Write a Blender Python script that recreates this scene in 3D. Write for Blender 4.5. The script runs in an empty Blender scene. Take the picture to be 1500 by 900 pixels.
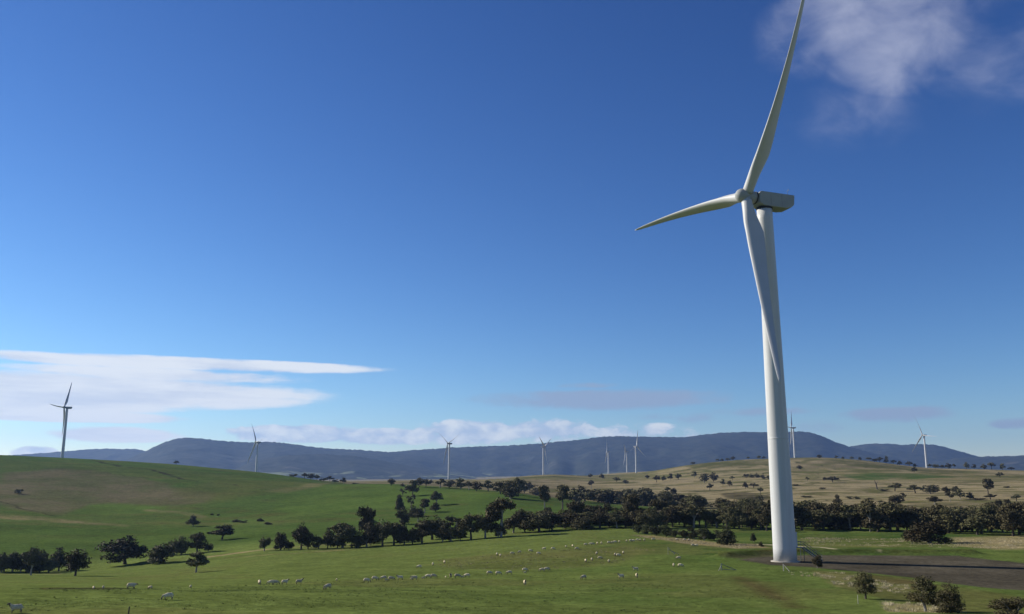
import bpy, bmesh, math, random
import numpy as np
from mathutils import Vector, Matrix, Euler

# ------------------------------------------------------------------ camera, sky, sun, exposure
SC = bpy.context.scene
COL = SC.collection
F = 1300.0                      # focal length in pixels of the 1500 px wide photograph
PITCH = math.radians(11.6)
ZC = 13.12                      # eye height above the foot of the near turbine
cam_d = bpy.data.cameras.new('camera'); cam = bpy.data.objects.new('camera', cam_d); COL.objects.link(cam)
cam_d.sensor_width = 36.0; cam_d.lens = 36.0*F/1500.0; cam_d.clip_start = 0.5; cam_d.clip_end = 60000
cam.location = (0, 0, ZC); cam.rotation_euler = (math.pi/2 + PITCH, 0, 0)
SC.camera = cam
SUN_EL = math.radians(27.0)
SUN_AZ = math.radians(-68.0)    # from +Y towards +X
SUN_DIR = Vector((math.sin(SUN_AZ)*math.cos(SUN_EL), math.cos(SUN_AZ)*math.cos(SUN_EL), math.sin(SUN_EL)))
sl = bpy.data.lights.new('sun', 'SUN'); sun = bpy.data.objects.new('sun', sl); COL.objects.link(sun)
sl.energy = 5.0; sl.angle = math.radians(0.5); sl.color = (1.0, 0.93, 0.82)
sun.location = (-200, 60, 200)
sun.rotation_euler = SUN_DIR.to_track_quat('Z', 'Y').to_euler()
SC.view_settings.view_transform = 'Standard'; SC.view_settings.look = 'None'
SC.view_settings.gamma = 1.0; EXPO = 0.4; SC.view_settings.exposure = EXPO; SC.view_settings.use_curve_mapping = False
SKY_STRENGTH = 0.085

def ray(px, py):
    X = (px-750.0)/F; v = (450.0-py)/F
    return (X, math.cos(PITCH)-v*math.sin(PITCH), math.sin(PITCH)+v*math.cos(PITCH))
def azel(px, py):
    x, y, z = ray(px, py)
    return math.atan2(x, y), math.atan2(z, math.hypot(x, y))

class NT:
    def __init__(self, tree):
        self.t = tree; self.n = tree.nodes; self.l = tree.links
    def node(self, typ, **kw):
        nd = self.n.new(typ)
        for k, v in kw.items(): setattr(nd, k, v)
        return nd
    def put(self, sock, v):
        if isinstance(v, bpy.types.NodeSocket): self.l.new(v, sock)
        else: sock.default_value = v
    def m(self, op, a, b=0.0, c=0.0, clamp=False):
        nd = self.n.new('ShaderNodeMath'); nd.operation = op; nd.use_clamp = clamp
        for i, v in enumerate((a, b, c)): self.put(nd.inputs[i], v)
        return nd.outputs[0]
    def sstep(self, v, lo, hi, to0=0.0, to1=1.0):
        nd = self.n.new('ShaderNodeMapRange'); nd.interpolation_type = 'SMOOTHSTEP'
        for i, x in enumerate((v, lo, hi, to0, to1)): self.put(nd.inputs[i], x)
        return nd.outputs[0]
    def mix(self, fac, a, b, mode='MIX'):
        nd = self.n.new('ShaderNodeMix'); nd.data_type = 'RGBA'; nd.blend_type = mode
        self.put(nd.inputs[0], fac); self.put(nd.inputs[6], a); self.put(nd.inputs[7], b)
        return nd.outputs[2]
    def noise(self, vec, scale, detail=4.0, rough=0.55, dist=0.0):
        nd = self.n.new('ShaderNodeTexNoise'); nd.noise_dimensions = '3D'
        if vec is not None: self.l.new(vec, nd.inputs['Vector'])
        nd.inputs['Scale'].default_value = scale; nd.inputs['Detail'].default_value = detail
        nd.inputs['Roughness'].default_value = rough; nd.inputs['Distortion'].default_value = dist
        return nd.outputs['Fac']
    def comb(self, x, y, z=0.0):
        nd = self.n.new('ShaderNodeCombineXYZ')
        for i, v in enumerate((x, y, z)): self.put(nd.inputs[i], v)
        return nd.outputs[0]

world = bpy.data.worlds.new('World'); SC.world = world; world.use_nodes = True
W = NT(world.node_tree); W.n.clear()
sky = W.node('ShaderNodeTexSky', sky_type='NISHITA', sun_disc=False)
sky.sun_elevation = SUN_EL; sky.sun_rotation = SUN_AZ % (2*math.pi)
sky.altitude = 400; sky.air_density = 1.0; sky.dust_density = 0.0; sky.ozone_density = 3.0
# the phone's rendering of blue: one power law per channel over the whole sky
sep = W.node('ShaderNodeSeparateColor'); W.l.new(sky.outputs[0], sep.inputs[0]); cmb = W.node('ShaderNodeCombineColor')
for i, (g_, k_) in enumerate(((1.80, 2.34), (1.60, 1.89), (1.34, 1.71))):
    W.l.new(W.m('MULTIPLY', W.m('POWER', W.m('MULTIPLY', sep.outputs[i], SKY_STRENGTH), g_), k_/SKY_STRENGTH/2**EXPO), cmb.inputs[i])
SKYCOL = cmb.outputs[0]
tc = W.node('ShaderNodeTexCoord')
sx = W.node('ShaderNodeSeparateXYZ'); W.l.new(tc.outputs['Generated'], sx.inputs[0])
AZ = W.m('ARCTAN2', sx.outputs[0], sx.outputs[1])
EL = W.m('ARCSINE', sx.outputs[2])
def blobs(lst):
    tot = None
    for (px, py, rx, ry, w) in lst:
        a, e = azel(px, py); ra = rx/F; re = ry/F
        u = W.m('MULTIPLY', W.m('SUBTRACT', AZ, a), 1/ra); v = W.m('MULTIPLY', W.m('SUBTRACT', EL, e), 1/re)
        q = W.m('SUBTRACT', 1.0, W.m('ADD', W.m('MULTIPLY', u, u), W.m('MULTIPLY', v, v)), clamp=True)
        q = W.m('MULTIPLY', q, w)
        tot = q if tot is None else W.m('MAXIMUM', tot, q)
    return tot
def cloud(mask, nse, lo, hi, amp, opa):
    k = W.m('MINIMUM', 1.0, W.m('MULTIPLY', mask, 3.0))
    s = W.m('ADD', mask, W.m('MULTIPLY', W.m('MULTIPLY', W.m('SUBTRACT', nse, 0.5), amp), k))
    return W.sstep(s, lo, hi, 0.0, opa)
str_vec = W.comb(W.m('MULTIPLY', AZ, 7.0), W.m('MULTIPLY', EL, 60.0), 1.3)
str_n = W.noise(str_vec, 1.0, 6.0, 0.58, 0.25)
cum_vec = W.comb(W.m('MULTIPLY', AZ, 40.0), W.m('MULTIPLY', EL, 75.0), 4.1)
cum_n = W.noise(cum_vec, 1.0, 5.0, 0.55, 0.2)
wsp_vec = W.comb(W.m('ADD', W.m('MULTIPLY', AZ, 12.0), W.m('MULTIPLY', EL, 4.0)), W.m('MULTIPLY', EL, 17.0), 7.7)
wsp_n = W.noise(wsp_vec, 1.25, 7.0, 0.54, 0.35)
strat = blobs([(300, 534, 300, 11, 1.0), (130, 528, 220, 10, 1.0), (230, 549, 250, 13, 0.9), (130, 572, 360, 29, 1.15), (30, 582, 240, 28, 1.15),
               (80, 609, 195, 10, 1.3), (170, 637, 100, 13, 1.15), (-300, 560, 320, 36, 0.7)])
cumu = blobs([(52, 663, 34, 11, 1.0), (440, 636, 130, 16, 1.25), (560, 640, 120, 15, 1.15), (690, 634, 110, 24, 1.0),
              (800, 630, 110, 22, 0.85), (930, 632, 120, 16, 0.6), (1020, 640, 80, 12, 0.5)])
grey = blobs([(880, 586, 240, 20, 0.85), (860, 565, 60, 6, 0.6), (1315, 607, 90, 14, 0.8), (1110, 603, 100, 9, 0.55),
              (1200, 625, 60, 14, 0.4), (1490, 620, 40, 10, 0.6), (960, 610, 60, 8, 0.4), (1020, 612, 50, 14, 0.42)])
wisp = blobs([(1262, 12, 140, 85, 0.95), (1325, 66, 130, 78, 0.9), (1410, 70, 140, 85, 0.5), (1185, 50, 95, 70, 0.55), (1480, 110, 110, 60, 0.33), (1260, 165, 120, 70, 0.32)])
# scattered low cloud goes on all round the horizon outside the frame
ring = W.m('MULTIPLY', W.sstep(W.m('ABSOLUTE', AZ), 0.62, 0.95), W.m('SUBTRACT', 1.0, W.m('POWER', W.m('MULTIPLY', W.m('SUBTRACT', EL, 0.10), 11.0), 2.0), clamp=True))
CB = 0.80/SKY_STRENGTH/2**EXPO
out = W.mix(cloud(wisp, wsp_n, 0.04, 1.55, 1.5, 0.70), SKYCOL, (CB*0.76, CB*0.80, CB*0.98, 1))
out = W.mix(cloud(grey, W.m('ADD', W.m('MULTIPLY', str_n, 0.6), W.m('MULTIPLY', cum_n, 0.4)), 0.16, 0.72, 1.8, 0.85), out, (CB*0.39, CB*0.50, CB*0.70, 1))
out = W.mix(cloud(W.m('MULTIPLY', ring, 0.62), str_n, 0.25, 0.95, 1.3, 0.8), out, (CB, CB, CB*1.04, 1))
cum_col = W.mix(W.sstep(cum_n, 0.35, 0.7), (CB*0.62, CB*0.75, CB*0.96, 1), (CB*1.08, CB*1.12, CB*1.14, 1))
out = W.mix(cloud(cumu, cum_n, 0.26, 0.66, 1.6, 0.88), out, cum_col)
str_col = W.mix(W.sstep(str_n, 0.30, 0.58), (CB*0.80, CB*0.89, CB*1.04, 1), (CB*1.06, CB*1.11, CB*1.16, 1))
out = W.mix(cloud(strat, W.m('ADD', W.m('MULTIPLY', str_n, 0.72), W.m('MULTIPLY', cum_n, 0.28)), 0.14, 0.72, 1.9, 0.97), out, str_col)
bg = W.node('ShaderNodeBackground'); bg.inputs['Strength'].default_value = SKY_STRENGTH
W.l.new(out, bg.inputs['Color'])
wo = W.node('ShaderNodeOutputWorld'); W.l.new(bg.outputs[0], wo.inputs['Surface'])

# ------------------------------------------------------------------ helpers
def tag(o, label=None, cat=None, group=None, kind=None):
    if label: o['label'] = label
    if cat: o['category'] = cat
    if group: o['group'] = group
    if kind: o['kind'] = kind
    return o
def empty(name, loc=(0, 0, 0), rz=0.0):
    o = bpy.data.objects.new(name, None); COL.objects.link(o); o.location = loc; o.rotation_euler = (0, 0, rz)
    o.empty_display_size = 0.2
    return o
def link(name, me, mat=None, parent=None, smooth=True):
    if mat is not None and not me.materials: me.materials.append(mat)
    if smooth and len(me.polygons): me.polygons.foreach_set('use_smooth', [True]*len(me.polygons))
    o = bpy.data.objects.new(name, me); COL.objects.link(o)
    if smooth:
        for p in me.polygons:
            if len(p.vertices) > 4: p.use_smooth = False
    if parent: o.parent = parent
    return o
def pydata(name, v, f):
    me = bpy.data.meshes.new(name); me.from_pydata([tuple(p) for p in v], [], [tuple(q) for q in f]); me.update(); return me
def np_mesh(name, v, f):
    """fast mesh from arrays; f is (n,3) or (n,4)"""
    me = bpy.data.meshes.new(name); v = np.asarray(v, dtype=np.float32); f = np.asarray(f, dtype=np.int32)
    me.vertices.add(len(v)); me.vertices.foreach_set('co', v.ravel())
    k = f.shape[1]; me.loops.add(f.size); me.loops.foreach_set('vertex_index', f.ravel())
    me.polygons.add(len(f)); me.polygons.foreach_set('loop_start', np.arange(0, f.size, k, dtype=np.int32))
    me.update(calc_edges=True); me.validate(); return me
class MB:
    def __init__(self): self.v = []; self.f = []
    def box(self, c, s, rot=None):
        b = len(self.v); M = rot if rot is not None else Matrix.Identity(3)
        for k in ((-1,-1,-1),(1,-1,-1),(1,1,-1),(-1,1,-1),(-1,-1,1),(1,-1,1),(1,1,1),(-1,1,1)):
            p = M @ Vector((k[0]*s[0]/2, k[1]*s[1]/2, k[2]*s[2]/2)) + Vector(c); self.v.append(tuple(p))
        self.f += [(b+a, b+d, b+e, b+g) for a, d, e, g in ((0,3,2,1),(4,5,6,7),(0,1,5,4),(1,2,6,5),(2,3,7,6),(3,0,4,7))]
        return self
    def tube(self, pts, rad, n=8, cap=True):
        pts = [Vector(p) for p in pts]
        if not hasattr(rad, '__len__'): rad = [rad]*len(pts)
        b = len(self.v)
        for i, p in enumerate(pts):
            d = (pts[min(i+1, len(pts)-1)]-pts[max(i-1, 0)]).normalized()
            a = d.orthogonal() if abs(d.z) < 0.95 else Vector((1, 0, 0))
            x = (a - d*a.dot(d)).normalized(); y = d.cross(x)
            for k in range(n):
                t = 2*math.pi*k/n; self.v.append(tuple(p + (x*math.cos(t)+y*math.sin(t))*rad[i]))
        for i in range(len(pts)-1):
            for k in range(n):
                self.f.append((b+i*n+k, b+i*n+(k+1) % n, b+(i+1)*n+(k+1) % n, b+(i+1)*n+k))
        if cap:
            self.f.append(tuple(b+k for k in range(n))[::-1]); e = b+(len(pts)-1)*n
            self.f.append(tuple(e+k for k in range(n)))
        return self
    def lathe(self, prof, n=48, axis='z', c=(0, 0, 0)):
        b = len(self.v)
        for (r, h) in prof:
            for k in range(n):
                t = 2*math.pi*k/n; a, d = r*math.cos(t), r*math.sin(t)
                p = (a, d, h) if axis == 'z' else (h, a, d)
                self.v.append((p[0]+c[0], p[1]+c[1], p[2]+c[2]))
        for i in range(len(prof)-1):
            for k in range(n):
                self.f.append((b+i*n+k, b+i*n+(k+1) % n, b+(i+1)*n+(k+1) % n, b+(i+1)*n+k))
        self.f.append(tuple(b+k for k in range(n))[::-1]); e = b+(len(prof)-1)*n
        self.f.append(tuple(e+k for k in range(n)))
        return self
    def mesh(self, name): return pydata(name, self.v, self.f)
    def build(self, name, mat, parent=None, smooth=False): return link(name, self.mesh(name), mat, parent, smooth)

def material(name, col, rough=0.6, var=0.0, scale=3.0, spec=0.3, bump=0.0, metal=0.0, col2=None, objrand=0.0, streak=0.0):
    mt = bpy.data.materials.new(name); mt.use_nodes = True; T = NT(mt.node_tree)
    bs = T.n['Principled BSDF']; bs.inputs['Roughness'].default_value = rough; bs.inputs['Metallic'].default_value = metal
    bs.inputs['Specular IOR Level'].default_value = spec
    geo = T.node('ShaderNodeTexCoord'); vec = geo.outputs['Object']
    if streak:
        mp = T.node('ShaderNodeMapping'); mp.inputs['Scale'].default_value = (1, 1, streak); T.l.new(vec, mp.inputs[0]); vec = mp.outputs[0]
    n = T.noise(vec, scale, 5.0, 0.6)
    c2 = col2 if col2 else tuple(c*(1-var) for c in col)
    c = T.mix(T.sstep(n, 0.35, 0.65), (*c2, 1), (*col, 1))
    if objrand:
        oi = T.node('ShaderNodeObjectInfo')
        hs = T.node('ShaderNodeHueSaturation')
        T.put(hs.inputs['Hue'], T.m('ADD', 0.5, T.m('MULTIPLY', T.m('SUBTRACT', oi.outputs['Random'], 0.5), objrand*0.06)))
        T.put(hs.inputs['Value'], T.m('ADD', 1.0-objrand*0.4, T.m('MULTIPLY', oi.outputs['Random'], objrand*0.8)))
        T.l.new(c, hs.inputs['Color']); c = hs.outputs[0]
    T.l.new(c, bs.inputs['Base Color'])
    if bump:
        bp = T.node('ShaderNodeBump'); bp.inputs['Strength'].default_value = bump; bp.inputs['Distance'].default_value = 0.05
        T.l.new(n, bp.inputs['Height']); T.l.new(bp.outputs[0], bs.inputs['Normal'])
    return mt

# value noise on arrays
_rng = np.random.default_rng(11)
_tab = _rng.random((256, 256))
def vnoise(x, y):
    xi = np.floor(x).astype(int); yi = np.floor(y).astype(int); fx = x-xi; fy = y-yi
    fx = fx*fx*(3-2*fx); fy = fy*fy*(3-2*fy)
    a = _tab[xi % 256, yi % 256]; b = _tab[(xi+1) % 256, yi % 256]; c = _tab[xi % 256, (yi+1) % 256]; d = _tab[(xi+1) % 256, (yi+1) % 256]
    return (a*(1-fx)+b*fx)*(1-fy)+(c*(1-fx)+d*fx)*fy
def fbm(x, y, oct=4):
    s = np.zeros_like(np.asarray(x, dtype=float)); a = 0.5
    for i in range(oct):
        s = s + a*(vnoise(x+17.3*i, y+9.1*i)-0.5); x = x*2.03; y = y*2.03; a *= 0.5
    return s*2        # about -1..1

# ------------------------------------------------------------------ terrain: lofted from surveyed cross-sections (pixel column, row, distance)
SECT = [
 [(-200, 900, 71), (0, 900, 71), (750, 900, 72), (1200, 900, 74), (1500, 900, 76), (1700, 900, 78)],
 [(0, 872, 90), (300, 872, 92), (750, 872, 98), (1200, 872, 103), (1500, 872, 122), (1700, 872, 125)],
 [(0, 862, 115), (250, 862, 116), (400, 857, 132), (600, 850, 140), (800, 845, 146), (1000, 840, 150), (1150, 836, 156), (1300, 840, 155), (1500, 850, 158)],
 [(0, 845, 260), (200, 842, 250), (400, 830, 220), (600, 828, 200), (800, 822, 190), (1000, 820.5, 188), (1150, 822.8, 177.8), (1300, 820, 190), (1500, 818, 203)],
 [(0, 838, 325), (100, 838, 325), (200, 828, 325), (300, 818, 318), (400, 806, 315), (540, 801, 312), (640, 796, 305), (740, 788, 300), (850, 778, 315), (950, 780, 305), (1060, 795, 252), (1150, 793, 270), (1300, 788, 300), (1500, 785, 330)],
 [(0, 812, 390), (200, 806, 405), (400, 788, 410), (540, 780, 420), (640, 770, 430), (740, 762, 430), (850, 758, 430), (950, 758, 430), (1150, 765, 430), (1300, 762, 430), (1500, 765, 430)],
 [(0, 775, 540), (200, 775, 540), (330, 772, 530), (450, 765, 520), (540, 758, 520), (640, 748, 540), (740, 742, 540), (850, 746, 520), (950, 748, 520), (1100, 752, 520), (1300, 748, 540), (1500, 745, 560)],
 [(0, 738, 720), (200, 740, 720), (330, 745, 670), (450, 740, 650), (540, 735, 650), (640, 725, 680), (740, 722, 680), (850, 738, 640), (950, 742, 640), (1050, 745, 650), (1200, 735, 700), (1350, 735, 720), (1500, 735, 740)],
 [(0, 705, 900), (200, 705, 900), (330, 712, 860), (450, 714, 850), (540, 710, 880), (600, 711, 860), (700, 716, 800), (800, 730, 760), (900, 741, 720), (1000, 738, 740), (1100, 730, 820), (1200, 722, 900), (1350, 722, 900), (1500, 722, 900)],
 [(0, 680, 1090), (200, 688, 1060), (330, 698, 1010), (450, 706, 960), (540, 716, 1010), (640, 718, 1010), (740, 720, 960), (850, 728, 930), (950, 728, 960), (1050, 720, 1060), (1150, 708, 1160), (1300, 708, 1160), (1500, 708, 1160)],
 [(0, 667, 1330), (91, 671.5, 1375), (180, 676, 1300), (258, 681, 1250), (320, 687, 1200), (375, 692, 1160), (430, 699, 1120), (480, 705.5, 1090), (540, 712, 1250), (640, 712, 1250), (740, 712, 1250), (850, 714, 1250), (950, 708, 1350), (1050, 700, 1400), (1150, 690, 1500), (1300, 692, 1450), (1500, 698, 1450)],
 [(0, 690, 1800), (375, 704, 1740), (480, 706, 1750), (540, 706, 1720), (657, 702.5, 1775), (720, 703, 1850), (760, 699, 2150), (797, 695.5, 2250), (830, 696, 2200), (880, 698, 2150), (932, 694, 2350), (960, 689.5, 2200), (1000, 682.5, 2080), (1080, 674.5, 2100), (1163, 672, 2140), (1200, 670.5, 2130), (1260, 674.5, 2080), (1357, 687.5, 2050), (1420, 687.5, 1980), (1500, 690.5, 1940)],
 [(0, 704, 2900), (400, 705, 2900), (640, 705.5, 2900), (740, 705, 2900), (797, 702, 2900), (890, 695.5, 2820), (918, 692, 3000), (940, 693, 3000), (1000, 690, 2900), (1100, 690, 2900), (1500, 700, 2900)],
 [(0, 704, 5000), (750, 703.5, 5000), (1500, 704, 5000)],
 [(0, 699, 8500), (750, 698, 8500), (1500, 699, 8500)],
]
SAZ = []
for row in SECT:
    a = []; 
    for (px, py, r) in row:
        x, y, z = ray(px, py); h = math.hypot(x, y); a.append((math.atan2(x, y), r, ZC + r*z/h))
    a.sort(); SAZ.append(np.array(a))
def knots(az):
    """for an array of azimuths: knot radii and heights, shape (K, n)"""
    n = len(az); R = [np.zeros(n), np.full(n, 32.0)]; Zs = [np.full(n, ZC-1.65), np.full(n, ZC-4.9)]
    for row in SAZ:
        R.append(np.interp(az, row[:, 0], row[:, 1])); Zs.append(np.interp(az, row[:, 0], row[:, 2]))
    R.append(np.full(n, 20000.0)); Zs.append(Zs[-1]+30)
    return np.array(R), np.array(Zs)
def smooth_az(az):
    """average the knots over a small spread of azimuths so that the sections join softly"""
    Rs = 0; Z = 0; offs = (-0.024, -0.012, 0, 0.012, 0.024); w = (0.1, 0.22, 0.36, 0.22, 0.1)
    for o, q in zip(offs, w):
        a, b = knots(az+o); Rs = Rs+q*a; Z = Z+q*b
    return Rs, Z
def pchip(R, Z, r):
    """R,Z (K,n) knots; r (m,n) -> z (m,n)"""
    h = np.diff(R, axis=0); d = np.diff(Z, axis=0)/h; K, n = R.shape
    s = np.zeros_like(Z)
    w1 = 2*h[1:]+h[:-1]; w2 = h[1:]+2*h[:-1]; same = d[1:]*d[:-1] > 0
    with np.errstate(divide='ignore', invalid='ignore'):
        s[1:-1] = np.where(same, (w1+w2)/(w1/d[:-1]+w2/d[1:]), 0)
    s[0] = d[0]; s[-1] = d[-1]
    out = np.zeros_like(r); col = np.arange(n)[None, :]
    idx = np.clip((r[:, None, :] >= R[None, :, :]).sum(1)-1, 0, K-2) if r.shape[0]*K*n < 4e6 else None
    if idx is None:
        idx = np.zeros(r.shape, int)
        for k in range(1, K-1): idx += (r >= R[k][None, :])
    h_ = h[idx, col]; t = (r-R[idx, col])/h_
    z0 = Z[idx, col]; z1 = Z[idx+1, col]; s0 = s[idx, col]; s1 = s[idx+1, col]
    return z0*(1+2*t)*(1-t)**2 + s0*h_*t*(1-t)**2 + z1*t*t*(3-2*t) + s1*h_*t*t*(t-1)
BASE = Vector((50.54, 170.15, 0.0))
PADZ = 0.0
def seg_dist(x, y, pts):
    d = np.full(np.shape(x), 1e9)
    for (ax, ay), (bx, by) in zip(pts[:-1], pts[1:]):
        dx, dy = bx-ax, by-ay; t = np.clip(((x-ax)*dx+(y-ay)*dy)/(dx*dx+dy*dy), 0, 1)
        d = np.minimum(d, np.hypot(x-ax-t*dx, y-ay-t*dy))
    return d
def poly_sd(x, y, P):
    """signed distance, positive inside"""
    P = list(P); d = seg_dist(x, y, P+[P[0]]); ins = np.zeros(np.shape(x), bool)
    for (ax, ay), (bx, by) in zip(P, P[1:]+P[:1]):
        c = ((ay > y) != (by > y)) & (x < (bx-ax)*(y-ay)/((by-ay) if by != ay else 1e-9)+ax); ins ^= c
    return np.where(ins, d, -d)
def sst(v, a, b):
    t = np.clip((v-a)/(b-a), 0, 1); return t*t*(3-2*t)
def flat_px(px, py, z=0.0):
    x, y, q = ray(px, py); t = (z-ZC)/q; return (x*t, y*t)
PAD = [flat_px(*p) for p in ((1085, 820), (1110, 816.5), (1180, 813.5), (1300, 814), (1400, 815), (1500, 826), (1620, 838), (1640, 880), (1500, 868), (1400, 855), (1330, 846), (1260, 838), (1190, 831), (1130, 828))]
BERM = [flat_px(*p) for p in ((1062, 815), (1085, 812.5), (1120, 811), (1180, 810.2), (1260, 810.5), (1340, 811.5), (1420, 813))]
def extras(x, y, z, r):
    z = z + 0.35*fbm(x/38, y/38, 3)*sst(r, 40, 90)*(1-sst(r, 900, 1500)) + 0.05*fbm(x/4.5, y/4.5, 3)*(1-sst(r, 300, 500))
    z = z + 2.2*fbm(x/170+5, y/170, 3)*sst(r, 350, 700)*(1-sst(r, 1000, 1300))
    near = (r < 330)
    if np.any(near):
        sd = poly_sd(x, y, PAD); k = sst(sd, -5.0, 0.5); flat = PADZ + 0.03*fbm(x/3, y/3, 3)
        z = np.where(near, z*(1-k)+flat*k, z)
        bd = seg_dist(x, y, BERM); z = z + np.where(near, 1.15*np.exp(-(bd/2.6)**2), 0)
    return z
def ground(x, y):
    x = np.atleast_1d(np.asarray(x, float)); y = np.atleast_1d(np.asarray(y, float))
    r = np.hypot(x, y); R, Z = smooth_az(np.arctan2(x, y))
    return extras(x, y, pchip(R, Z, r[None, :])[0], r)
RS = np.concatenate([np.arange(40, 420, 0.7), 420*1.0025**np.arange(0, 800)])
def hit(px, py, rmin=45.0):
    """where the sight line through a pixel meets the ground"""
    x, y, z = ray(px, py); h = math.hypot(x, y); e = z/h
    rs = RS[RS > rmin]; g = ground(x/h*rs, y/h*rs)
    ok = np.nonzero(g >= ZC+e*rs)[0]
    if len(ok) == 0: r = 1500.0
    else: r = rs[ok[0]]
    return (x/h*r, y/h*r, float(ground(x/h*r, y/h*r)[0]), r)
def at_r(px, py, r):
    x, y, z = ray(px, py); h = math.hypot(x, y)
    return (x/h*r, y/h*r, float(ground(x/h*r, y/h*r)[0]), r)

# land cover, plus one bank's painted shade, as ground polygons in (azimuth, ln r)
def AL(x, y): return np.arctan2(x, y), np.log(np.hypot(x, y))
def ground_poly(pts, rmin=45):
    o = []
    for p in pts:
        q = hit(p[0], p[1], rmin); o.append((math.atan2(q[0], q[1]), math.log(q[3])))
    return o
C_GREEN = np.array((0.130, 0.166, 0.042)); C_LUSH = np.array((0.055, 0.094, 0.021)); C_OLIVE = np.array((0.106, 0.108, 0.034)); C_BRIGHT = np.array((0.088, 0.134, 0.028))
C_DRY = np.array((0.290, 0.232, 0.112)); C_BROWN = np.array((0.130, 0.108, 0.060)); C_TAN = np.array((0.290, 0.238, 0.130))
C_RED = np.array((0.090, 0.056, 0.030)); C_GRAVEL = np.array((0.079, 0.069, 0.048)); C_PALE = np.array((0.380, 0.330, 0.200)); C_SCRUB_SHADE = np.array((0.038, 0.034, 0.018))
def cover(x, y):
    r = np.hypot(x, y); a, l = AL(x, y)
    n1 = fbm(x/26, y/26, 4); n2 = fbm(x/140+3, y/140, 4); n3 = fbm(x/6+8, y/6, 3); n4 = fbm(x/420+1, y/420+4, 3)
    wf = 0.2+0.8*sst(r, 300, 600); aw = a + wf*(0.010*n2 + 0.003*n1); lw = l + wf*(0.05*n2 + 0.02*n1)
    c = np.empty(x.shape+(3,)); c[:] = C_GREEN
    def lay(col, k):
        nonlocal c
        k = np.clip(k, 0, 1)[..., None]; c = c*(1-k)+np.asarray(col)*k
    lay(C_LUSH, sst(n2+0.35*n1, -0.15, 0.35)*(r < 330)*sst(a, -0.25, 0.1))
    lay(C_OLIVE, 0.6*sst(n1+0.5*n3, 0.0, 0.5)*(r < 330))
    lay(C_LUSH, 0.8*sst(r, 330, 420))
    lay(C_GREEN*0.75, 0.6*sst(n2, 0.0, 0.4)*sst(r, 400, 500))
    rb = np.interp(a, [azel(p, 740)[0] for p in (430, 480, 540, 640, 740, 850, 950, 1100, 1500)], [2600, 1300, 1010, 960, 900, 790, 690, 480, 455])
    tan = sst(np.log(r)-np.log(rb)+0.05*n1, -0.02, 0.05)
    lay(C_TAN, tan); lay(C_BROWN, tan*0.75*sst(n2+0.4*n1, -0.1, 0.4)); lay(C_OLIVE, tan*0.75*sst(n4+0.5*n1, 0.05, 0.45))
    lay(C_BROWN, tan*0.7*sst(-a, -0.14, 0.0)*sst(-r, -1700, -1400))
    bnd = fbm(a*34+2.0*n2, l*46, 4); spk = fbm(a*150, l*130+4, 3)
    lay(C_OLIVE*0.85, tan*0.85*sst(bnd+0.2*n1, 0.0, 0.30)*(r < 2400)); lay(C_DRY*0.95, tan*0.7*sst(-bnd, 0.15, 0.5)*(r < 2400))
    lay(C_SCRUB_SHADE, tan*0.8*sst(spk+0.6*bnd, 0.50, 0.66)*(r < 2000))
    hl = (1-tan)*sst(r, 420, 520); lay(C_OLIVE, hl*0.6*sst(bnd+0.3*n2, 0.10, 0.5)); lay(C_LUSH*1.25, hl*0.6*sst(-bnd, 0.1, 0.5))
    lay(C_SCRUB_SHADE*1.3, hl*0.5*sst(spk+0.5*bnd, 0.56, 0.70)*sst(-a, 0.12, 0.2))
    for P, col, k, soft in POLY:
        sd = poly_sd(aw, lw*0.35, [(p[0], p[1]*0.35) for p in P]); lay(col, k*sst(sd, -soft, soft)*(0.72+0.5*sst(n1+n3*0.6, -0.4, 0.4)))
    for P, col, k, w in LINES:
        sd = seg_dist(aw, lw*0.35, [(p[0], p[1]*0.35) for p in P]); lay(col, k*(1-sst(sd, w*0.3, w))*(0.6+0.8*sst(n1+n3, -0.3, 0.4)))
    sd = poly_sd(x+1.2*n3, y+1.2*n1, PAD); lay(C_GRAVEL*(1+0.30*n1+0.15*n3)[..., None], sst(sd, -1.6, 0.4))
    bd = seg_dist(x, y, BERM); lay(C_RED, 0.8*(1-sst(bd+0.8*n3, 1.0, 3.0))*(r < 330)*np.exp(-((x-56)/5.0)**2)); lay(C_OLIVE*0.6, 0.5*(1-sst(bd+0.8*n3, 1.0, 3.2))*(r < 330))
    v = 1+0.26*n3*(1-sst(r, 260, 420))+0.24*n1+0.14*n2
    return np.clip(c*v[..., None], 0.005, 0.9)
POLY = []; LINES = []
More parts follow.
